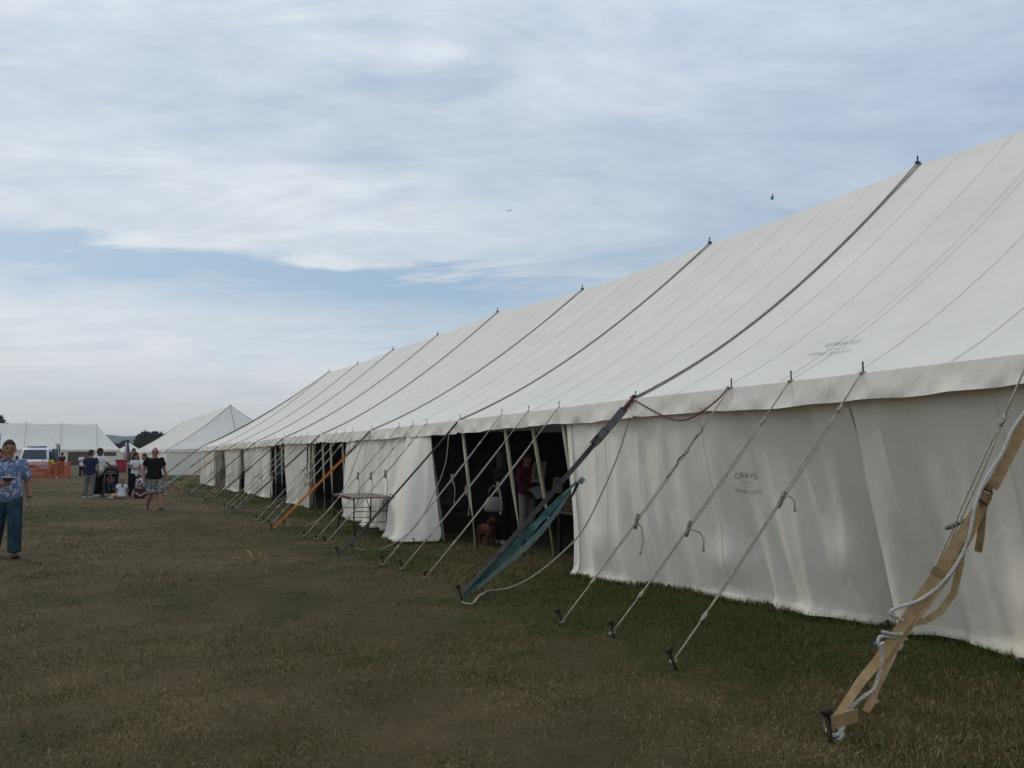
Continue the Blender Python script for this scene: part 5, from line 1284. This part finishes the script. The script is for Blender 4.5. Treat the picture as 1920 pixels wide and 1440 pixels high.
person('person', 'dim person in dark jacket standing deep inside the doorway, left of the woman in black', (7.9, 15.6, 0), TO_CAM + 1.0, 1.74, dict(elL=(.23, -.08, 1.14), wrL=(.1, -.26, 1.1), hdL=(.04, -.3, 1.12)), cloth('brown jacket', (.07, .05, .035), (.045, .03, .02)), DARKP, HAIRG, SKIN, SHOEB, 1.05, 0.02, sleeve=1.8, loose=1.4)
person('person', 'dim person in grey top deep inside the doorway, behind the dusky red jacket', (8.9, 13.3, 0), TO_CAM - .6, 1.66, None, GREYT, DARKP, HAIRBR, SKIN, SHOEB, 1.0, 0.02, sleeve=1.8, hair_style='bob')
bagp = l2w(wA, JA['hdL'] + np.array([.0, -.03, -.02]))
bagp = np.array([bagp[0], bagp[1], 0.72])
bag = thing('handbag', 'pale grey slouchy handbag hanging from the arm of the woman in black', 'handbag', G(926, 1030) * np.array([1, 1, 0]) + np.array([0, 0, .62]), TO_CAM + .15)
BAGM = M('grey bag leather', (.27, .265, .245), (.19, .185, .17), 10, .6, .3, 30)
MB().loft([((0, 0, 0), (.13, 0, 0), (0, .05, 0)), ((0, 0, .03), (.165, 0, 0), (0, .07, 0)), ((0, 0, .15), (.15, 0, 0), (0, .06, 0)), ((0, 0, .24), (.10, 0, 0), (0, .025, 0))], 14).build('pouch', BAGM, bag, world=False)
MB().tube([(-.10, 0, .22), (-.08, 0, .36), (0, .03, .44), (.08, 0, .36), (.10, 0, .22)], .010, 6).build('handle', BAGM, bag, world=False)
lp_ = l2w(wB, lerp(JB['hdL'], JB['hdR'], .5) + np.array([0.0, -.05, -.02]))
lf = thing('leaflet', 'white leaflet with red picture held by the person in dusky red jacket', 'leaflet', lp_, TO_CAM + .7)
PAPER = M('white paper', (.52, .52, .53), None, 8, .8)
a = unit((0, -.75, -.65))
MB().box((-.09, 0, 0), (.2, .28, .004), unit((1, 0, .22)), a, unit(np.cross((1, 0, .22), a))).build('page', PAPER, lf, smooth=False, world=False)
MB().box((.11, 0, 0), (.2, .28, .004), unit((1, 0, -.22)), a, unit(np.cross((1, 0, -.22), a))).build('page', PAPER, lf, smooth=False, world=False)
MB().box((.12, .05, .045), (.12, .10, .004), unit((1, 0, -.22)), a, unit(np.cross((1, 0, -.22), a))).build('red_picture', M('red print', (.45, .05, .06), None, 8, .8), lf, smooth=False, world=False)

# ================================================================== PROPS
BLACKP = M('black plastic', (.018, .018, .02), (.03, .03, .03), 20, .5)
RUB = M('tyre rubber', (.02, .02, .02), (.03, .03, .03), 20, .8)
DARKF = cloth('black pushchair fabric', (.016, .017, .018), (.026, .027, .028))
# pushchair
pc = thing('pushchair', 'black pushchair with raised hood and a small child inside', 'pushchair', AT(212.5, 31.25), FC(AT(212.5, 31.25)) - .05)
B_ = lambda mb, nm, m, par=pc, **k: mb.build(nm, m, par, world=False, **k)
for sx in (-1, 1):
    fr = MB(); fr.tube([(sx * .25, -.38, .10), (sx * .25, -.10, .50), (sx * .25, .42, 1.0), (sx * .22, .52, 1.07)], .013, 6); fr.tube([(sx * .25, .36, .10), (sx * .25, .0, .62)], .013, 6); B_(fr, 'frame', BLACKP)
    for y in (-.40, .38):
        w = MB(); w.torus((sx * .26, y, .09), (0, .075, 0), (0, 0, .075), .02, 14, 6); wo = B_(w, 'wheel', RUB)
        hb_ = MB(); hb_.tube([(sx * .235, y, .09), (sx * .285, y, .09)], .03, 8); B_(hb_, 'hub', M('grey plastic', (.25, .25, .25)), wo)
B_(MB().tube([(-.25, .50, 1.05), (-.2, .55, 1.09), (.2, .55, 1.09), (.25, .50, 1.05)], .018, 6), 'handle', BLACKP)
B_(MB().prism([(-.23, -.16, .40), (-.23, .12, .34), (-.23, .40, .92), (-.23, .46, .90), (-.23, .18, .26), (-.23, -.16, .32)], (.46, 0, 0)), 'seat', DARKF, smooth=False)
hd = MB(); hd.grid(lambda a, t: np.array([.27 * math.cos(math.pi * a), .30 - .42 * math.sin(t * 1.35), .76 + (.12 + .26 * math.cos(t * 1.1) ** 1.0) * math.sin(math.pi * a) ** .6 - .04 * t]), 14, 8); B_(hd, 'hood', DARKF)
B_(MB().box((0, -.125, .88), (.40, .02, .035)), 'hood_trim', M('grey trim', (.22, .22, .2)), smooth=False)
B_(MB().box((0, -.40, .24), (.40, .10, .03)), 'footrest', BLACKP, smooth=False)
B_(MB().box((0, .15, .2), (.40, .38, .16)), 'basket', DARKF, smooth=False)
# red bin
rb = thing('bin', 'red tapered plastic tub with a wide rim standing on the grass behind the pushchair', 'bin', AT(231, 76), FC(AT(231, 76)))
RED = M('red plastic', (.34, .022, .035), (.27, .016, .025), 6, .5)
B_(MB().loft([((0, 0, .0), (.36, 0, 0), (0, .36, 0)), ((0, 0, .1), (.40, 0, 0), (0, .40, 0)), ((0, 0, 1.08), (.49, 0, 0), (0, .49, 0))], 18), 'tub', RED, rb)
B_(MB().loft([((0, 0, 1.06), (.54, 0, 0), (0, .54, 0)), ((0, 0, 1.18), (.55, 0, 0), (0, .55, 0))], 18), 'rim', RED, rb, sharp=40)
for a in (-.6, .0, .6): B_(MB().box((.43 * math.sin(a), -.43 * math.cos(a), .55), (.05, .04, .9), (math.cos(a), math.sin(a), 0), (-math.sin(a), math.cos(a), 0)), 'rib', RED, rb, smooth=False)
# rucksack
bk = thing('rucksack', 'patterned white and burgundy rucksack standing on the grass beside the bald man', 'rucksack', AT(267.5, 30.0), FC(AT(267.5, 30.0)) + .2)
B_(MB().loft([((0, 0, .0), (.17, 0, 0), (0, .11, 0)), ((0, 0, .05), (.20, 0, 0), (0, .14, 0)), ((0, 0, .36), (.185, 0, 0), (0, .13, 0))], 14), 'base', MAROON, bk)
B_(MB().loft([((0, 0, .355), (.186, 0, 0), (0, .131, 0)), ((-.01, .02, .6), (.16, 0, 0), (0, .11, 0)), ((-.02, .03, .74), (.09, 0, 0), (0, .06, 0))], 14), 'body', BAGP, bk)
B_(MB().ribbon([(-.17, -.12, .22), (0, -.148, .10), (.17, -.12, .22)], (0, 0, .03), .01), 'chevron', M('grey white trim', (.45, .46, .48)), bk)
B_(MB().tube([(-.05, .05, .72), (-.04, .06, .82), (.02, .06, .82), (.03, .05, .72)], .012, 6), 'loop', MAROON, bk)
for sx in (-1, 1): B_(MB().ribbon([(sx * .08, .14, .68), (sx * .10, .19, .4), (sx * .09, .13, .06)], (.025, 0, 0), .012), 'shoulder_strap', MAROON, bk)

# white van
WHITEP = M('white van paint', (.72, .73, .74), (.68, .69, .70), 3, .3, spec=.5)
GLASS = glass_m('dark glass', (.03, .045, .045), .06)
vn = thing('van', 'white rescue van with red chequer marks on its bonnet, parked behind orange mesh fence', 'van', AT(65, 59.5), FC(AT(65, 59.5)) - .10)
prof = [(0.02, .30), (-.03, .55), (0.0, .80), (.10, 1.0), (.85, 1.20), (1.62, 1.98), (1.95, 2.08), (4.9, 2.12), (5.05, 1.9), (5.1, .9), (5.08, .35)]
def hw_(z): return .96 - .13 * max(0, (z - 1.05)) ** 1.2
v = []; 
for y, z in prof: v += [(-hw_(z) + .06 * (y < .05), y, z), (-.45 * hw_(z), y - .06 * (y < 1.9), z + .025 * (z > 1)), (.45 * hw_(z), y - .06 * (y < 1.9), z + .025 * (z > 1)), (hw_(z) - .06 * (y < .05), y, z)]
fs = []; n_ = len(prof)
for i in range(n_ - 1):
    for j in range(3): fs.append((i * 4 + j, i * 4 + j + 1, (i + 1) * 4 + j + 1, (i + 1) * 4 + j))
fs += [tuple(i * 4 for i in range(n_)), tuple(i * 4 + 3 for i in range(n_ - 1, -1, -1)), (0, 40, 43, 3)]
vb = MB().add(v, fs); bo = vb.build('body', WHITEP, vn, world=False, sharp=30)
md = bo.modifiers.new('bevel', 'BEVEL'); md.width = .035; md.segments = 2; md.limit_method = 'ANGLE'; md.angle_limit = math.radians(25)
def slab(nm, m, pts, off, par=vn): return MB().prism(pts, off).build(nm, m, par, smooth=False, world=False)
nw = unit((0, -.78, .77))
ws = lambda x, t: np.array([x, .85 + .77 * t - .05, 1.20 + .78 * t + .02])
slab('windscreen', GLASS, [ws(-.80, .07), ws(.80, .07), ws(.72, .93), ws(-.72, .93)], nw * .03)
for sx in (-1, 1):
    wp = MB().tube([ws(sx * .1 - .3 * (sx > 0), .08) + nw * .04, ws(sx * .1 + .35 + .1 * sx, .2) + nw * .04], .012, 5).build('wiper', BLACKP, vn, world=False)
    sw = hw_(1.55)
    slab('side_window', GLASS, [(sx * (hw_(1.25) + .005), 1.05, 1.22), (sx * (hw_(1.25) + .005), 2.1, 1.22), (sx * (hw_(1.85) + .005), 2.1, 1.85), (sx * (hw_(1.85) + .005), 1.62, 1.85)], (sx * .012, 0, 0))
    slab('side_window', GLASS, [(sx * (hw_(1.25) + .005), 2.3, 1.22), (sx * (hw_(1.25) + .005), 4.6, 1.22), (sx * (hw_(1.85) + .005), 4.6, 1.85), (sx * (hw_(1.85) + .005), 2.3, 1.85)], (sx * .012, 0, 0))
    MB().loft([((sx * .62, -.055, .84), (.26, .0, .0), (0, .05, .10)), ((sx * .64, -.0, .86), (.27, 0, 0), (0, .07, .12))], 12).build('headlight', M('headlamp', (.5, .52, .54), (.35, .36, .38), 14, .15), vn, world=False)
    mo = MB(); mo.tube([(sx * .92, .95, 1.22), (sx * 1.03, .90, 1.30)], .03, 6); mo.box((sx * 1.08, .88, 1.38), (.17, .12, .26)); mi = mo.build('mirror', BLACKP, vn, world=False, smooth=False)
    for y in (.85, 4.1):
        w = MB(); w.tube([(sx * .72, y, .33), (sx * .93, y, .33)], .33, 18); wo = w.build('wheel', RUB, vn, world=False, sharp=40)
        MB().tube([(sx * .92, y, .33), (sx * .945, y, .33)], .2, 14).build('rim', STEEL, wo, world=False, sharp=40)
slab('grille', BLACKP, [(-.34, -.10, .72), (.34, -.10, .72), (.30, -.07, .88), (-.30, -.07, .88)], (0, -.015, 0))
slab('bumper', M('bumper plastic', (.10, .10, .10)), [(-.90, -.10, .36), (.90, -.10, .36), (.90, -.12, .60), (-.90, -.12, .60)], (0, .12, 0))
slab('number_plate', M('plate', (.6, .6, .55)), [(-.26, -.135, .43), (.26, -.135, .43), (.26, -.135, .54), (-.26, -.135, .54)], (0, -.01, 0))
REDM = M('red reflective', (.42, .04, .04), (.34, .03, .03), 12, .5)
for i in range(15):
    x = -.84 + .12 * i
    for q in range(2):
        y0 = .14 + .17 * q + .06 * (i % 2); z0 = 1.0 + (y0 - .10) / .75 * .20 + .03
        slab('chequer', REDM, [(x, y0 - .07, z0 - .019), (x + .055, y0 - .07, z0 - .019), (x + .055, y0 + .02, z0 + .005), (x, y0 + .02, z0 + .005)], (0, -.003, .008), bo)
slab('red_band', REDM, [(-.5, -.095, .64), (.5, -.095, .64), (.5, -.085, .70), (-.5, -.085, .70)], (0, -.008, 0), bo)
lb = MB(); lb.box((0, 2.35, 2.19), (1.25, .30, .09)); lb.build('light_bar', M('light bar', (.20, .24, .30), (.12, .14, .2), 9, .3), vn, world=False, smooth=False)
MB().box((.3, 3.4, 2.2), (.5, .4, .14)).build('roof_vent', M('vent grey', (.4, .4, .42)), vn, world=False, smooth=False)
MB().box((-.1, 2.02, 2.10), (.55, .05, .05)).build('roof_sign', BLACKP, vn, world=False, smooth=False)
slab('open_rear_door', M('door lining', (.22, .24, .28), (.12, .13, .16), 5), [(.92, 3.3, .6), (1.35, 3.0, .6), (1.35, 3.0, 2.05), (.92, 3.3, 2.05)], (.02, .03, 0))

# orange mesh barrier
fe = thing('mesh_fence', 'orange plastic mesh barrier fence around the white van', 'fence', AT(90, 57.2), FC(AT(90, 57.2)))
ORM = M('orange mesh plastic', (.60, .13, .04), (.50, .09, .025), 5, .6)
path = [(-3.0, .7), (-1.75, 0.0), (-.2, -.35), (.85, -.15), (1.52, .75), (1.48, 3.0), (1.5, 6.5)]
net = MB()
for i in range(len(path) - 1):
    (xa, ya), (xb, yb) = path[i], path[i + 1]; L = math.hypot(xb - xa, yb - ya); k = int(L / .085); hh = 1.12
    bow = lambda t: .05 * math.sin(math.pi * t)
    for q in range(k + 1):
        t = q / k; p = np.array([xa + (xb - xa) * t, ya + (yb - ya) * t, 0]); dd = unit((xb - xa, yb - ya, 0))
        net.ribbon([p + np.array([0, 0, .02]), p + np.array([0, 0, hh - bow(t)])], dd * .014, .005)
    for q in range(17):
        z = .03 + (hh - .04) * q / 16; w = .028 if q in (0, 16) else .012
        net.ribbon([np.array([xa + (xb - xa) * t, ya + (yb - ya) * t, z - bow(t) * z / hh]) for t in np.linspace(0, 1, 5)], (0, 0, w), .004)
net.build('net', ORM, fe, smooth=False, world=False)
for x, y in path[:-1]: MB().tube([(x, y + .03, -.1), (x, y + .03, 1.25)], .016, 6).build('post', IRON, fe, world=False)

# feather flags
def feather(label, base, h, w, m1, m2, lean):
    o = thing('feather_flag', label, 'flag', base, TO_CAM, 'tall feather flags among the distant tents')
    pole = [np.array([lean * .02 * h, 0, 0]), np.array([lean * .03 * h, 0, h * .55]), np.array([0, 0, h * .9]), np.array([-w * .45, 0, h]), np.array([-w * .9, 0, h * .95])]
    MB().tube(pole, .03, 5).build('pole', BLACKP, o, world=False)
    f = lambda a, t: np.array([lean * .03 * h * t - w * a * (math.sin(math.pi * min(1, .25 + .9 * t) * .5 + .3) ** 1.0) + .02 * a, .08 * math.sin(a * 5 + t * 4), h * (.97 - .70 * t) - .12 * h * a * (t - .1)])
    MB().grid(lambda a, t: f(a * .55, t), 5, 12).build('sail', m1, o, world=False); MB().grid(lambda a, t: f(.55 + a * .45, t), 5, 12).build('sail', m2, o, world=False)
FW = M('pale flag cloth', (.55, .60, .70), (.48, .53, .64), 2, .8); FWW = M('white flag cloth', (.66, .68, .72), None, 2, .8); FP = M('purple flag cloth', (.16, .10, .18), (.12, .07, .14), 2, .8)
feather('pale feather flag behind the people at the white van', AT(114.5, 70), 2.55, .42, FWW, FW, 0.3)
feather('purple and white feather flag in front of the small pale marquee', AT(243, 92), 3.1, .55, FP, FWW, 2.2)
fl = thing('flagpole', 'white flagpole with a small red and white flag at the far left edge', 'flag', AT(3.5, 95), FC(AT(3.5, 95)))
MB().tube([(0, 0, 0), (0, 0, 4.6)], .05, 6).build('pole', WHITEP, fl, world=False)
MB().grid(lambda a, t: np.array([-.9 * a - .02, .1 * math.sin(a * 6), 4.1 - .5 * t - .35 * a]), 6, 3).build('flag', FWW, fl, world=False)
MB().grid(lambda a, t: np.array([-.9 * a - .02, .1 * math.sin(a * 6), 3.6 - .3 * t - .35 * a + .002]), 6, 2).build('red_stripe', REDM, fl, world=False)

# trestle table outside
TBT = M('brown table laminate', (.185, .125, .115), (.13, .085, .078), 5, .45, spec=.4, stretch=(.3, 3, 1))
tc_ = G(680.5, 929.5, .735); ta_ = unit(G(706, 934.5, .735) - G(655, 924.8, .735)); ang_ = math.atan2(ta_[1], ta_[0])
tb = thing('trestle_table', 'brown topped folding trestle table with black metal legs by the canvas wall', 'table', tc_ * np.array([1, 1, 0]), ang_)
B_(MB().box((0, 0, .735), (1.86, .80, .026)), 'table_top', TBT, tb, smooth=False)
B_(MB().box((0, -.402, .722), (1.86, .012, .05)), 'edge_rail', M('dull red edging', (.13, .06, .055)), tb, smooth=False); B_(MB().box((0, .402, .722), (1.86, .012, .05)), 'edge_rail', BLACKP, tb, smooth=False)
for x, kk in ((-.66, -.2), (.66, .14)):
    lg = MB()
    for y in (-.33, .33): lg.tube([(x, y, .72), (x, y, .26), (x + kk, y + .0, .0)], .015, 6)
    for z in (.46, .25): lg.tube([(x, -.33, z), (x, .33, z)], .012, 6)
    lg.tube([(x, 0, .46), (x * .4, 0, .715)], .010, 6)
    B_(lg, 'leg_frame', BLACKP, tb)

# dog by the woman in black
DOGC = M('red brown fur', (.11, .045, .022), (.06, .025, .013), 30, .9, .5, 90)
dg_ = thing('dog', 'red brown spaniel like dog standing in the shade of the open doorway', 'dog', G(914, 1022), TO_CAM + .35)
d_ = MB()
d_.loft([((0, .32, .38), (.06, 0, 0), (0, 0, .06)), ((0, .25, .37), (.085, 0, 0), (0, 0, .085)), ((0, .05, .36), (.085, 0, 0), (0, 0, .09)), ((0, -.16, .36), (.10, 0, 0), (0, 0, .115)), ((0, -.28, .39), (.075, 0, 0), (0, 0, .085))], 12)
d_.tube([(0, -.22, .42), (0, -.33, .51), (0, -.37, .55)], [.075, .06, .055], 10); d_.ell((0, -.40, .57), (.075, .08, .07), nu=10, nv=8); [d_.ell((.05 * math.sin(i * 2.4), -.28 + .085 * i, .33 + .03 * math.sin(i * 1.7)), (.095, .085, .115), nu=8, nv=6) for i in range(8)]; d_.tube([(0, -.43, .56), (0, -.52, .535)], [.04, .03], 8)
for sx in (-1, 1):
    d_.tube([(sx * .065, -.22, .36), (sx * .07, -.24, .2), (sx * .07, -.22, .03), (sx * .07, -.25, .015)], [.06, .048, .036, .04], 8)
    d_.tube([(sx * .065, .24, .37), (sx * .08, .18, .24), (sx * .08, .30, .14), (sx * .08, .27, .03), (sx * .08, .24, .015)], [.08, .06, .04, .036, .04], 8)
link('body', bake(d_, 'body', DOGC, .011, 2), dg_)
for sx in (-1, 1): MB().tube([(sx * .05, -.39, .61), (sx * .085, -.38, .55), (sx * .08, -.39, .47)], [.025, .045, .025], 8).build('ear', DOGC, dg_, world=False)
MB().tube([(0, .32, .40), (0, .42, .44), (0, .50, .42)], [.025, .02, .012], 7).build('tail', DOGC, dg_, world=False)
dg_.scale = (.82, .74, .80)
MB().ell((0, -.535, .545), (.016, .014, .012), nu=8, nv=6).build('nose', EYE, dg_, world=False)

# inside the marquee: trade stands seen through the doorways, dark panels added for gloom
SHADE_PANEL = M('dark shade panel', (.060, .055, .048), (.030, .028, .025), 1.5, .95)
BROWNW = M('dark stained wood', (.13, .075, .045), (.075, .04, .024), 6, .6, .2, 40, stretch=(.4, .4, 3))
PALEW = M('pale frame wood', (.14, .115, .065), (.10, .08, .045), 9, .7)
def board(label, p, w, h, rz, legs=True):  # dark upright sheet put in so the interior reads as deep shade
    o = thing('shade_panel', label, 'shade panel', p, rz, 'dark shade panels added inside the long marquee')
    B_(MB().box((0, 0, h / 2 + .15), (w, .05, h)), 'panel', SHADE_PANEL, o, smooth=False)
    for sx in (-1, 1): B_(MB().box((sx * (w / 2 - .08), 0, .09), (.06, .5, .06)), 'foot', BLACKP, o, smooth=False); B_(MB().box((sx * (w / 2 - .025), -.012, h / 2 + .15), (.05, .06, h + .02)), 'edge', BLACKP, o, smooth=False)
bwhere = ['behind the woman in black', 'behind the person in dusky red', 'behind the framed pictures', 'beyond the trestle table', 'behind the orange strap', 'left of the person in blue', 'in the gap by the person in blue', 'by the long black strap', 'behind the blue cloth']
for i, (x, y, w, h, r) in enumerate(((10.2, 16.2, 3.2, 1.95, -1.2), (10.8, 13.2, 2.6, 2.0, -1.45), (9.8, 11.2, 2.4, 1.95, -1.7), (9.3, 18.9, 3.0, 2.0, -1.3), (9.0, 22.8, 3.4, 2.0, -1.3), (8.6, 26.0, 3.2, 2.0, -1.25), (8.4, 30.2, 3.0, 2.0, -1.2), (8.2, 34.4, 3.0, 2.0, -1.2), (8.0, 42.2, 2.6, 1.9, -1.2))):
    board('dark shade panel inside the long marquee ' + bwhere[i], (x, y, 0), w, h * 1.0, r)
tbl = thing('stall_table', 'wooden stall bench with pale edge at the right of the open doorway', 'table', (7.6, 10.6, 0), 0)
B_(MB().box((0, 0, .64), (1.5, 2.2, .05)), 'table_top', PALEW, tbl, smooth=False)
for sx in (-.68, .68):
    for sy in (-1.0, 1.0): B_(MB().box((sx, sy, .31), (.06, .06, .62)), 'leg', BLACKP, tbl, smooth=False)
for i, (z, y, lab) in enumerate(((.665, .55, 'flat brown wooden box, lower of two on the stall bench'), (.825, .50, 'flat brown wooden box, upper of two on the stall bench'))):
    o = thing('wooden_box', lab, 'box', (7.2, 10.6 + y, z + .002), .1 * i, 'wooden boxes on the stall bench')
    B_(MB().box((0, 0, .075), (.5, .8, .15)), 'case', BROWNW, o, smooth=False); B_(MB().box((0, 0, .152), (.52, .82, .02)), 'lid', BROWNW, o, smooth=False)
def frame(label, p, w, h, rz, tilt):
    o = thing('picture_frame', label, 'picture', p, rz, 'framed pictures on the stall')
    up_ = unit((0, tilt, 1)); nn = np.cross((1, 0, 0), up_)
    for sx in (-1, 1): B_(MB().box(np.array([sx * w / 2, 0, 0]) + up_ * h / 2, (.05, .03, h), (1, 0, 0), nn, up_), 'frame_side', PALEW, o, smooth=False)
    for q in (0.03, h - .03): B_(MB().box(up_ * q, (w, .03, .05), (1, 0, 0), nn, up_), 'frame_rail', PALEW, o, smooth=False)
    B_(MB().box(up_ * h / 2, (w - .05, .012, h - .06), (1, 0, 0), nn, up_), 'picture', M('dull ochre print', (.07, .06, .035), (.04, .034, .02), 6, .8), o, smooth=False)
frame('pale framed picture leaning high beside the person in dusky red', PL(1008, 905, (7.3, 11.2), (7.3 + math.cos(-1), 11.2 + math.sin(-1))), .20, .36, -1.0, .3)
frame('narrow pale framed picture leaning at the right of the doorway', PL(1044, 925, (7.2, 10.4), (7.2 + math.cos(-1), 10.4 + math.sin(-1))), .12, .26, -1.0, .3)
st2 = thing('stall_table', 'table under a blue cloth showing in the farthest open gap', 'table', (6.6, 41.4, 0), .1)
B_(MB().box((0, 0, .80), (1.0, 2.6, .08)), 'table_top', BLUET, st2, smooth=False); B_(MB().box((0, 0, .39), (.9, 2.5, .76)), 'side_boards', BROWNW, st2, smooth=False)

# bottle, litter, birds
bt = thing('plastic_bottle', 'clear plastic bottle with blue cap lying in the grass under the tan strap', 'bottle', G(1665, 1218), 0)
q0 = G(1640, 1207, .035); q1 = G(1692, 1216, .035); dd = unit(q1 - q0); L = np.linalg.norm(q1 - q0)
a, b = perp(dd)
PET = bpy.data.materials.new('clear plastic'); PET.use_nodes = True
pp = PET.node_tree.nodes['Principled BSDF']; pp.inputs['Base Color'].default_value = (.75, .88, .92, 1); pp.inputs['Roughness'].default_value = .08; pp.inputs['Transmission Weight'].default_value = .85; pp.inputs['IOR'].default_value = 1.2
MB().loft([(q0 + dd * L * t, a * r, b * r) for t, r in ((.10, .013), (.16, .014), (.30, .031), (.5, .033), (.55, .030), (.6, .033), (.93, .033), (1.0, .026))], 14).build('bottle_body', PET, bt)
MB().loft([(q0 + dd * L * t, a * .016, b * .016) for t in (0, .11)], 12).build('cap', M('blue cap', (.04, .25, .5), None, 5, .4), bt, sharp=40)
MB().loft([(q0 + dd * L * t, a * .034, b * .034) for t in (.66, .9)], 14, cap=False).build('bottle_label', M('aqua label', (.12, .38, .45), (.3, .5, .55), 60, .4), bt)
YEL = M('yellow plastic', (.62, .5, .03), None, 8, .5)
for i, (p, lab, s) in enumerate(((G(470, 1045), 'curl of yellow plastic tape on the grass, left piece', 1), (G(482, 1046), 'curl of yellow plastic tape on the grass, right piece', -1))):
    o = thing('plastic_tape', lab, 'litter', p, TO_CAM, 'yellow tape scraps on the grass')
    B_(MB().ribbon([(.02 * s, 0, 0), (0, 0, .05), (-.03 * s, 0, .09), (-.07 * s, .02, .11 if s > 0 else .04)], (.003, .012, 0), .003), 'tape', YEL, o)
o = thing('paper_scrap', 'small white paper scrap on the grass in front of the orange mesh fence', 'litter', AT(108, 57.0), FC(AT(108, 57.0)))
B_(MB().grid(lambda a, t: np.array([.30 * a - .15, .2 * t - .1, .03 + .05 * math.sin(a * 5) * math.cos(t * 4)]), 5, 4), 'paper', PAPER, o)
def bird(label, p, s, rz, flap):
    o = thing('bird', label, 'bird', p, rz, 'birds in the sky')
    BM = M('bird plumage', (.10, .10, .11), (.05, .05, .055), 9, .8)
    B_(MB().ell((0, 0, 0), (.06 * s, .2 * s, .06 * s), nu=8, nv=6), 'body', BM, o)
    for sx in (-1, 1): B_(MB().add([(sx * .03 * s, -.09 * s, .02 * s), (sx * .03 * s, .07 * s, .02 * s), (sx * .25 * s, .06 * s, (.02 + .16 * flap) * s), (sx * .25 * s, -.06 * s, (.03 + .16 * flap) * s), (sx * .5 * s, .10 * s, (.30 * flap) * s)], [(0, 1, 2, 3), (3, 2, 4)]), 'wing', BM, o, smooth=False)
    B_(MB().add([(-.03 * s, .15 * s, 0), (.03 * s, .15 * s, 0), (.06 * s, .30 * s, 0), (-.06 * s, .30 * s, 0)], [(0, 1, 2, 3)]), 'tail', BM, o, smooth=False)
bird('dark bird flying above the marquee roof, nearer the tall ridge pole', CAMP + ray(1448, 373) * 45, .55, 1.0, 1.6)
bird('tiny gliding bird above the middle of the marquee', CAMP + ray(955, 395) * 60, .5, -.4, .12)
bird('very faint tiny bird low over the distant marquees', CAMP + ray(211, 723) * 120, .7, .5, .4)

# ================================================================== AIR
hz = MB().box((0, 300, 24), (5600, 6400, 50.0)).build('haze', None, None, smooth=False)
hm = bpy.data.materials.new('thin haze'); hm.use_nodes = True
hn = hm.node_tree; hn.nodes.clear()
ho = hn.nodes.new('ShaderNodeOutputMaterial'); hv = hn.nodes.new('ShaderNodeVolumePrincipled')
hv.inputs['Color'].default_value = (0.80, 0.88, 1.0, 1); hv.inputs['Density'].default_value = 0.0003; hv.inputs['Anisotropy'].default_value = 0.2
hn.links.new(hv.outputs[0], ho.inputs['Volume'])
hz.data.materials.append(hm)
tag(hz, kind='stuff', label='thin pale haze over the whole show field', cat='haze')
